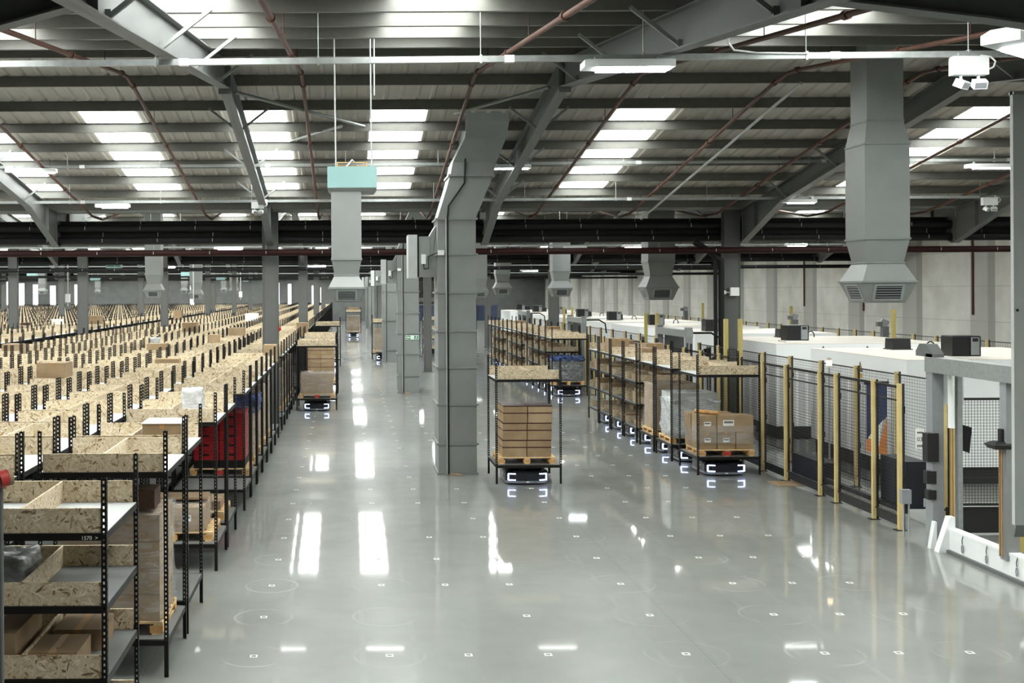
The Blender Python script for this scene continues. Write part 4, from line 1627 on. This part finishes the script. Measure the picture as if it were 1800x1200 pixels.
# white machine housings with dark plinths
def machine(x0, x1, y0, y1, zt, label, signs=(), dark=True):
    t_ = root('machine_housing', ((x0 + x1) / 2, (y0 + y1) / 2, 0), label, 'machine', 'white machine housings behind the fence')
    hx, hy = (x1 - x0) / 2, (y1 - y0) / 2
    put('plinth', MB().box(-hx + .08, hx - .08, -hy + .08, hy - .08, 0, .36, 'mesh_black'), t_)
    b_ = MB()
    b_.box(-hx, hx, -hy, hy, .36, zt - .012, 'machine_white')
    b_.box(-hx, hx, -hy, hy, zt - .012, zt, 'machine_top')
    put('cabinet', b_, t_)
    for fc, u, z in signs:
        g1, g2 = MB(), MB()
        if fc == 'left':
            g1.prism([(u - .13, z - .11), (u + .13, z - .11), (u, z + .12)], 'x', -hx - .004, -hx, 'ink')
            g2.prism([(u - .09, z - .085), (u + .09, z - .085), (u, z + .075)], 'x', -hx - .006, -hx - .004, 'sign_yellow')
            g2.box(-hx - .008, -hx - .006, u - .01, u + .01, z - .06, z + .02, 'ink')
            s_ = put('warning_sign', g1, t_)
            put('sign_plate', MB().box(-hx - .004, -hx, u - .1, u + .1, z - .26, z - .15, 'sign_yellow'), t_)
        else:
            g1.prism([(u - .13, z - .11), (u + .13, z - .11), (u, z + .12)], 'y', -hy - .004, -hy, 'ink')
            g2.prism([(u - .09, z - .085), (u + .09, z - .085), (u, z + .075)], 'y', -hy - .006, -hy - .004, 'sign_yellow')
            g2.box(u - .01, u + .01, -hy - .008, -hy - .006, z - .06, z + .02, 'ink')
            s_ = put('warning_sign', g1, t_)
        put('sign_face', g2, s_)
    return t_


ZM = 2.6
mach = []
for i in range(9):
    y0 = 23.7 + 7.2 * i
    y1 = y0 + 4.9
    lab = 'large white machine housing behind the fence, %s from the front' % nth(i + 1)
    sg = ()
    if i == 0:
        sg = (('left', -.3, 2.32),)
    if i == 1:
        sg = (('front', -1.1, 2.42), ('front', .1, 2.42), ('left', 1.2, 2.3))
    if i == 2:
        sg = (('front', -1.0, 2.4), ('front', .2, 2.4))
    machine(11.65, 16.4, y0, y1, ZM, lab, sg)
    # lower side cabinet and roof units
    for (bx, by, a, b2, h, nm) in ((13.45, y0 + 4.1, .44, .42, .27, 'black fan box on the roof of the %s machine'),):
        t = root('fan_box', (bx, by, ZM), nm % nth(i + 1), 'fan box', 'black fan boxes on the machine roofs')
        put('casing', MB().loft([(0, -a / 2, a / 2, -b2 / 2, b2 / 2), (.02, -a / 2, a / 2, -b2 / 2, b2 / 2), (h, -a / 2 + .01, a / 2 - .01, -b2 / 2 + .01, b2 / 2 - .01)], 'black_plastic'), t)
        put('lip', MB().box(-a / 2 - .03, a / 2 + .03, -b2 / 2 - .03, b2 / 2 + .03, 0, .02, 'black_plastic'), t)
    pts = [(14.2, y0 + 4.2, ZM)] + [(14.2 + .1 - .1 * math.cos(math.pi * q / 8), y0 + 4.2, ZM + .06 + .12 * math.sin(math.pi * q / 8)) for q in range(9)] + [(14.4, y0 + 4.2, ZM)]
    tag(put('cable_loop', MB().tube(pts, .018, 'rubber', 6)), 'black cable loop on the roof of the %s machine' % nth(i + 1), 'cable', 'cable loops on the machine roofs')

    # printer-like unit on a pale tray
    p_ = at(1690, 628, 20.6)
    if i:
        px_, py_, pz_ = 12.55, y0 + 1.0, ZM
    else:
        px_, py_, pz_ = 13.08, 24.25, ZM
    t = root('control_unit', (px_, py_, pz_), 'black control unit with a silver display on the roof of the %s machine' % nth(i + 1), 'control unit', 'control units on the machine roofs')
    put('tray', MB().box(-.36, .4, -.3, .3, 0, .05, 'paper'), t)
    b_ = MB().loft([(.05, -.3, .3, -.22, .25), (.46, -.3, .3, -.22, .25), (.48, -.28, .28, -.2, .23)], 'black_plastic')
    put('body', b_, t)
    f_ = put('display_panel', MB().box(.08, .26, -.245, -.22, .08, .45, 'silver_unit'), t)
    put('screen', MB().box(.11, .23, -.249, -.245, .36, .43, 'black_plastic'), f_)

    # grey portal gate in front of each deeper cell and tall yellow posts
    if i in (1, 3, 5):
        gy = y0 + 1.6
        t = root('portal_gate', (9.75, gy, 0), 'silver-grey portal gate of a deeper machine cell, %s gate back' % nth(i // 2 + 2), 'gate', 'grey portal gates of the machine cells')
        for dy in (0, 3.0):
            put('post', MB().box(-.09, .09, dy - .09, dy + .09, 0, 3.0, 'silver_unit'), t)
        put('lintel', MB().box(-.1, .1, -.1, 3.1, 2.72, 2.92, 'galvanised'), t)
        put('side_plate', MB().box(.1, .7, 2.8, 2.84, 1.0, 2.75, 'painted_steel'), t)
        put('hose', MB().tube([(.1, -.1, 2.85), (.6, -.15, 2.85), (.85, -.15, 2.7), (.9, -.15, 2.3)], .03, 'rubber', 8), t)
    if i in (1, 2, 4):
        for dx, kk in ((0, 0), (.9, 1)):
            t = root('yellow_pole', (10.05 + dx * .42, y0 + .2 - (.9 if i == 1 else 0), 0), 'tall yellow pole by the %s machine, %s of its pair' % (nth(i + 1), 'right' if kk else 'left'), 'pole', 'tall yellow poles of the machine cells')
            put('tube', MB().box(-.05, .05, -.05, .05, .01, 3.3, 'yellow_safety'), t)
            put('foot', MB().box(-.1, .1, -.1, .1, 0, .012, 'mesh_black'), t)

# low white cabinet behind the second machine and pale box at the right edge
t = root('side_cabinet', (17.2, 26.0, 0), 'pale grey cabinet beside the front machine at the right edge', 'cabinet')
put('body', MB().box(-.45, .55, -.4, .4, .1, 2.75, 'white_paint'), t)
put('feet', MB().box(-.4, .5, -.35, .35, 0, .1, 'mesh_black'), t)

# orange sign on the front machine
p = at(1703, 655, 23.69)
t = root('orange_sign', (p.x, 23.68, p.z), 'orange warning plate on the front white machine', 'sign')
put('plate', MB().box(-.14, .14, 0, .014, -.06, .06, 'sign_orange'), t)
b3 = MB()
for q in range(2):
    x = -.1
    for wd in ((.03, .022, .035, .02, .03, .025), (.025, .03, .02, .035, .03))[q]:
        b3.box(x, x + wd - .006, -.002, 0, .012 - .045 * q, .034 - .045 * q, 'ink')
        x += wd + .006
put('lettering', b3, t)

# amber beacon on a stem between the fences
p = at(1457, 632, 23.0)
t = root('beacon_lamp', (10.2, 24.1, 0), 'lit amber beacon on a thin stem between the two fences', 'beacon')
put('stem', MB().tube([(0, 0, 0), (0, 0, 2.42)], .018, 'conduit', 8), t)
put('base', MB().tube([(0, 0, 2.42), (0, 0, 2.47)], .05, 'amber_lamp_base', 12), t)
put('bulb', MB().tube([(0, 0, 2.47), (0, 0, 2.55), (0, 0, 2.57)], .055, 'amber_glow', 14), t)
put('cap', MB().tube([(0, 0, 2.57), (0, 0, 2.63)], .045, 'amber_lamp_base', 12), t)

# blue and orange banner hung behind the front fence
a, b2 = at(1523, 676, 20.9), at(1560, 800, 20.9)
t = root('hanging_banner', (a.x, 20.9, b2.z), 'navy banner with an orange lower corner hung behind the front fence', 'banner')
wd, ht = b2.x - a.x, a.z - b2.z
put('cloth', MB().prism([(0, ht), (wd, ht), (wd, ht * .55), (.08, ht * .3), (0, ht * .22)], 'y', 0, .012, 'banner_blue'), t)
put('white_stripe', MB().prism([(.03, ht * .26), (wd * .8, ht * .5), (wd * .66, ht * .3), (wd * .6, ht * .12), (wd * .35, ht * .2)], 'y', -.003, .009, 'paper'), t)
put('orange_field', MB().prism([(0, ht * .22), (wd * .15, ht * .24), (wd * .6, ht * .12), (wd, ht * .55), (wd, 0), (0, ht * .06)], 'y', .001, .011, 'orange'), t)
put('hanging_rail', MB().box(-.03, wd + .03, -.01, .02, ht, ht + .06, 'navy'), t)
b3 = MB().tube([(0, .01, ht + .03), (-.02, .01, ht + .03), (-.02, .01, 2.42 - t.location.z)], .006, 'rubber', 5).tube([(wd, .01, ht + .03), (wd + .02, .01, ht + .03), (wd + .02, .01, 2.42 - t.location.z)], .006, 'rubber', 5)
put('cord', b3, t)

# white number plate on the fence
p = at(1617, 771, 19.2)
t = root('number_plate', (p.x, 19.2, p.z), 'white plate with a number on the front fence next to the grey gate', 'sign')
put('plate', MB().box(-.07, .07, 0, .02, -.17, .17, 'paper'), t)
tc = bpy.data.curves.new('plate_number', 'FONT')
tc.body = '03'
tc.size = .1
tc.align_x = 'CENTER'
tc.extrude = .001
tc.materials.append(MATS['ink'])
o = text_mesh('plate_number', tc)
o.parent = t
o.location = (0, -.002, -.04)
o.rotation_euler = (math.pi / 2, 0, 0)
b3 = MB()
for q in range(4):
    b3.box(-.045 + .024 * q, -.028 + .024 * q, -.002, 0, .09, .12, 'ink').box(-.045 + .024 * q, -.03 + .024 * q, -.002, 0, -.14, -.1, 'ink')
put('small_print', b3, t)

# ------------------------------------------------------------------ near portal gate at the right
GX = 9.35
t = root('portal_gate', (GX, 18.1, 0), 'nearest silver-grey portal gate with a white floor barrier, right edge', 'gate', 'grey portal gates of the machine cells')


def zy(py, px, Y):
    return at(px, py, Y).z


zt = 3.0
put('post', MB().box(-.1, .08, -.1, .1, .02, 3.05, 'silver_unit'), t)
put('guide_tube', MB().tube([(.12, -.25, 1.9), (.12, -.25, 2.85)], .05, 'white_paint', 12), t)
put('piston_rod', MB().tube([(.1, -.25, .3), (.1, -.25, 1.9)], .011, 'brass_tube', 8).tube([(.14, -.25, .3), (.14, -.25, 1.9)], .011, 'brass_tube', 8), t)
put('guide_post', MB().box(.2, .27, -.3, -.2, .02, 2.9, 'galvanised'), t)
put('post', MB().box(-.09, .09, -2.1, -1.94, .25, 2.8, 'silver_unit'), t)
put('piston_rod', MB().tube([(-.13, -2.0, .3), (-.13, -2.0, 1.85)], .012, 'brass_tube', 8).tube([(-.13, -2.06, .3), (-.13, -2.06, 1.85)], .012, 'brass_tube', 8), t)
put('rod_bracket', MB().loft([(1.82, -.24, .1, -2.1, -1.9), (1.88, -.28, .12, -2.14, -1.86), (1.93, -.2, .08, -2.05, -1.95)], 'mesh_black').tube([(-.1, -2, 1.93), (-.1, -2, 2.1)], .05, 'mesh_black', 8), t)
put('lintel', MB().box(-.12, .1, -4.6, .1, 2.76, 3.0, 'galvanised'), t)
put('lintel_cap', MB().prism([(-.12, 3.0), (-.12, 3.05), (.08, 3.2), (.3, 3.2), (.42, 3.08), (.42, 3.0)], 'x', -.1, .08, 'painted_steel'), t)
put('side_plate', MB().box(.08, .42, -.06, -.04, 2.25, 2.76, 'panel_grey'), t)
put('motor', MB().box(-.2, -.02, -.14, .02, 1.35, 1.8, 'mesh_black').box(-.2, -.05, -.12, .0, 1.0, 1.2, 'mesh_black').box(-.18, -.05, -.12, 0, .75, .9, 'mesh_black'), t)
put('black_flag', MB().prism([(.27, 1.55), (.42, 1.5), (.46, 1.9), (.27, 1.96)], 'y', -.22, -.2, 'rubber'), t)
put('post_foot', MB().prism([(-.1, 0), (-.2, 0), (-.13, .42), (-.1, .42)], 'y', -.22, -.12, 'white_paint'), t)
# white kick barrier with carabiner clips
b3 = MB().box(-.05, .05, -5.2, -.45, .05, .33, 'white_paint').box(-.06, .1, -5.2, -.4, .33, .37, 'white_paint')
k_ = put('barrier', b3, t)
put('barrier_foot', MB().box(-.1, .1, -5.2, -.35, 0, .05, 'painted_steel'), t)
put('end_bracket', MB().prism([(-.22, 0), (.04, 0), (.04, .55), (-.04, .55)], 'y', -.5, -.36, 'white_paint'), t)
for y in (-.9, -1.55, -2.3, -3.1):
    h = MB().tube([(-.055, y, .35), (-.075, y, .28), (-.07, y, .22)], .007, 'ink', 6)
    pts = [(-.07, y + .022 * math.sin(a_ * math.pi / 5), .15 + .06 * math.cos(a_ * math.pi / 5)) for a_ in range(11)]
    h.tube(pts, .008, 'silver_unit', 6)
    put('carabiner', h, k_)
put('stop_block', MB().box(.12, .42, -1.75, -1.55, .3, .66, 'yellow_safety'), t)
put('stop_block', MB().box(.12, .62, -3.0, -2.4, .3, .7, 'yellow_safety'), t)
put('yellow_frame', MB().box(.2, .27, -2.75, -2.68, .7, 1.75, 'yellow_safety').box(.2, .55, -2.75, -2.68, 1.7, 1.77, 'yellow_safety'), t)
# guards seen through the gate: mesh facing the aisle
t = root('wire_fence', (10.05, 18.9, 0), 'square-mesh guard seen through the nearest portal gate', 'fence', 'wire fences round the machine cells')
for x in (0, 1.72, 3.3):
    put('post', MB().box(x - .035, x + .035, -.03, .03, .01, 2.3, 'yellow_post').box(x + .035, x + .06, -.03, .03, .01, 2.3, 'mesh_black'), t)
for x, L in ((.06, 1.62), (1.78, 1.48)):
    b3 = MB()
    n_ = int(L / .05)
    for i in range(n_ + 1):
        b3.box(x + L * i / n_ - .0025, x + L * i / n_ + .0025, -.0025, .0025, .5, 2.25, 'mesh_black')
    for i in range(36):
        z = .5 + .05 * i
        b3.box(x, x + L, -.0025, .0025, z - .0025, z + .0025, 'mesh_black')
    b3.box(x, x + L, -.02, .02, 2.23, 2.27, 'mesh_black').box(x, x + L, -.02, .02, .48, .52, 'mesh_black').box(x, x + L, -.015, .015, .85, .95, 'mesh_black')
    put('wire_panel', b3, t)
put('dark_skirt', MB().box(-.1, 3.3, .03, .05, .02, .45, 'mesh_black'), t)

# slim grey posts with switch boxes at the corner of the fence
t = root('switch_post', (9.2, 18.75, 0), 'slim grey post pair with a switch box before the grey gate', 'switch post')
put('tube', MB().tube([(-.05, 0, 0), (-.05, 0, .62)], .014, 'conduit', 8), t)
put('tube', MB().tube([(.04, 0, 0), (.04, 0, .62)], .014, 'conduit', 8), t)
put('switch_box', MB().box(-.09, .06, -.05, .05, .55, .78, 'silver_unit'), t)
t = root('switch_post', (9.38, 18.45, 0), 'slim grey post with a round switch head beside the switch box post', 'switch post')
put('tube', MB().tube([(0, 0, 0), (0, 0, .6)], .016, 'conduit', 8), t)
put('switch_head', MB().tube([(0, 0, .55), (0, 0, .68)], .045, 'silver_unit', 12), t)
put('cable', MB().tube([(.03, 0, .6), (.15, -.02, .52), (.3, 0, .5)], .02, 'rubber', 6), t)
# brown cardboard sheet on the floor under the fence
p = at(1398, 856, 23.7)
o = put('floor_sheet', MB().box(-.28, .28, -.3, .3, .001, .01, 'cardboard'), None, (9.2, 23.9, 0))
tag(o, 'flat brown cardboard sheet on the floor at the foot of the fence', 'sheet')

# cable riser and service box on the right-hand column
t = root('cable_riser', (10.72, 32.6, 0), 'dark cable riser on the left side of the right-hand column', 'cable riser')
put('riser', MB().tube([(0, 0, 2.4), (0, 0, 4.9), (-.3, 0, 5.15), (-.75, 0, 5.45)], .09, 'black_pipe', 10), t)
put('riser', MB().tube([(-.16, 0, .0), (-.16, 0, 5.0)], .06, 'black_pipe', 8), t)
put('elbow', MB().tube([(0, 0, 2.4), (-.1, -.05, 2.15), (-.4, -.1, 2.0), (-.45, -.1, 2.4)], .1, 'black_pipe', 10), t)
t = root('fire_alarm_box', (11.1, 32.68, 4.0), 'small white alarm box on the right-hand column', 'alarm')
put('panel', MB().box(-.1, .15, -.06, .06, -.1, .14, 'white_paint'), t)
put('sounder', MB().tube([(-.28, 0, .0), (-.28, -.06, .0)], .06, 'white_paint', 12).box(-.25, -.1, -.03, .0, -.015, .015, 'conduit'), t)

# blue steel workstation behind the nearest duct
t = root('workstation_tower', (6.3, 82.5, 0), 'blue and black steel workstation tower behind the nearest floor duct', 'workstation')
for x in (-1.5, -.7, 1.5, 3.0):
    put('frame_post', MB().box(x - .08, x + .08, -.08, .08, 0, 4.9, 'mesh_black'), t)
for z in (3.2, 4.0, 4.85):
    put('frame_beam', MB().box(-1.5, 3.0, -.1, .1, z - .08, z + .08, 'mesh_black'), t)
put('rail_beam', MB().box(-1.6, 3.1, -.2, -.1, 3.45, 3.56, 'painted_steel'), t)
put('side_panel', MB().box(-1.6, -1.0, .1, .2, .1, 3.0, 'blue_panel'), t)
put('top_panel', MB().box(-1.6, 4.6, .2, .3, 1.9, 3.0, 'blue_panel'), t)
put('window_panel', MB().box(-1.3, 2.8, .5, .55, 3.5, 4.7, 'column_grey'), t)

# grey pole with a round red cap, lower left edge
p = at(4, 842, 6.0)
t = root('grey_post', (p.x - .008, 6.0, 0), 'grey post with a round red cap at the lower left edge', 'post')
put('tube', MB().tube([(0, 0, 0), (0, 0, p.z - .005)], .013, 'painted_steel', 12), t)
put('cap', MB().tube([(-.005, -.02, p.z), (.045, .02, p.z + .012)], .045, 'red_soft', 18), t)
put('cap_face', MB().tube([(-.013, -.026, p.z - .002), (-.004, -.02, p.z)], .028, 'painted_steel', 14), t)
put('tan_rim', MB().tube([(.03, .008, p.z + .009), (.047, .0215, p.z + .0125)], .0465, 'cardboard', 18), t)

# tall yellow poles along the far fence
for i, px in enumerate((1570, 1390, 1235)):
    Y = 19.0 * F / (px - CX)
    t = root('yellow_pole', (19.0, Y, 0), 'tall yellow pole at the far fence before the concrete wall, %s from the right' % nth(i + 1), 'pole', 'tall yellow poles at the far fence')
    put('tube', MB().box(-.06, .06, -.06, .06, .012, 3.35, 'yellow_safety'), t)
    put('foot', MB().box(-.11, .11, -.11, .11, 0, .012, 'mesh_black'), t)

# small red alarm sounder on the near steel column
p = at(490, 578, 32.6)
t = root('alarm_sounder', (-2.21 + .23, 32.74, p.z), 'small red alarm sounder on the right side of the near steel column', 'alarm')
put('base', MB().box(0, .03, -.05, .05, -.07, .07, 'red_plastic'), t)
put('dome', MB().tube([(.03, 0, 0), (.08, 0, 0)], .05, 'red_plastic', 12), t)

# wall-mounted cameras and drop pipes on the concrete wall
for i, (px, pt, pb) in enumerate(((1709, 440, 553), (1517, 480, 546), (1413, 460, 538))):
    Y = (XR - .06) * F / (px - CX)
    a, b2 = at(px, pt, Y), at(px, pb, Y)
    tag(put('drop_pipe', MB().tube([(XR - .045, Y, 6.2), (XR - .045, Y, b2.z)], .05, 'rust_pipe', 8)), 'rusty vertical pipe on the concrete wall, %s from the right' % nth(i + 1), 'pipe', 'drop pipes on the concrete wall')
for i, (px, py) in enumerate(((1555, 567), (1397, 556), (1205, 542))):
    Y = 17.9 * F / (px - CX)
    p = at(px, py, Y)
    t = root('robot_arm', (p.x, Y, 0), 'small grey robot arm behind the machine roofs, %s from the right' % nth(i + 1), 'robot arm', 'grey robot arms behind the machines')
    put('column', MB().box(-.1, .1, -.1, .1, 0, p.z - .12, 'painted_steel'), t)
    put('arm', MB().bar((0, 0, p.z - .15), (-.1, 0, p.z + .06), .13, .13, 'silver_unit').bar((-.12, 0, p.z + .07), (.12, 0, p.z - .02), .12, .14, 'silver_unit'), t)
    put('head', MB().box(-.26, -.1, -.08, .08, p.z - .12, p.z + .03, 'painted_steel'), t)
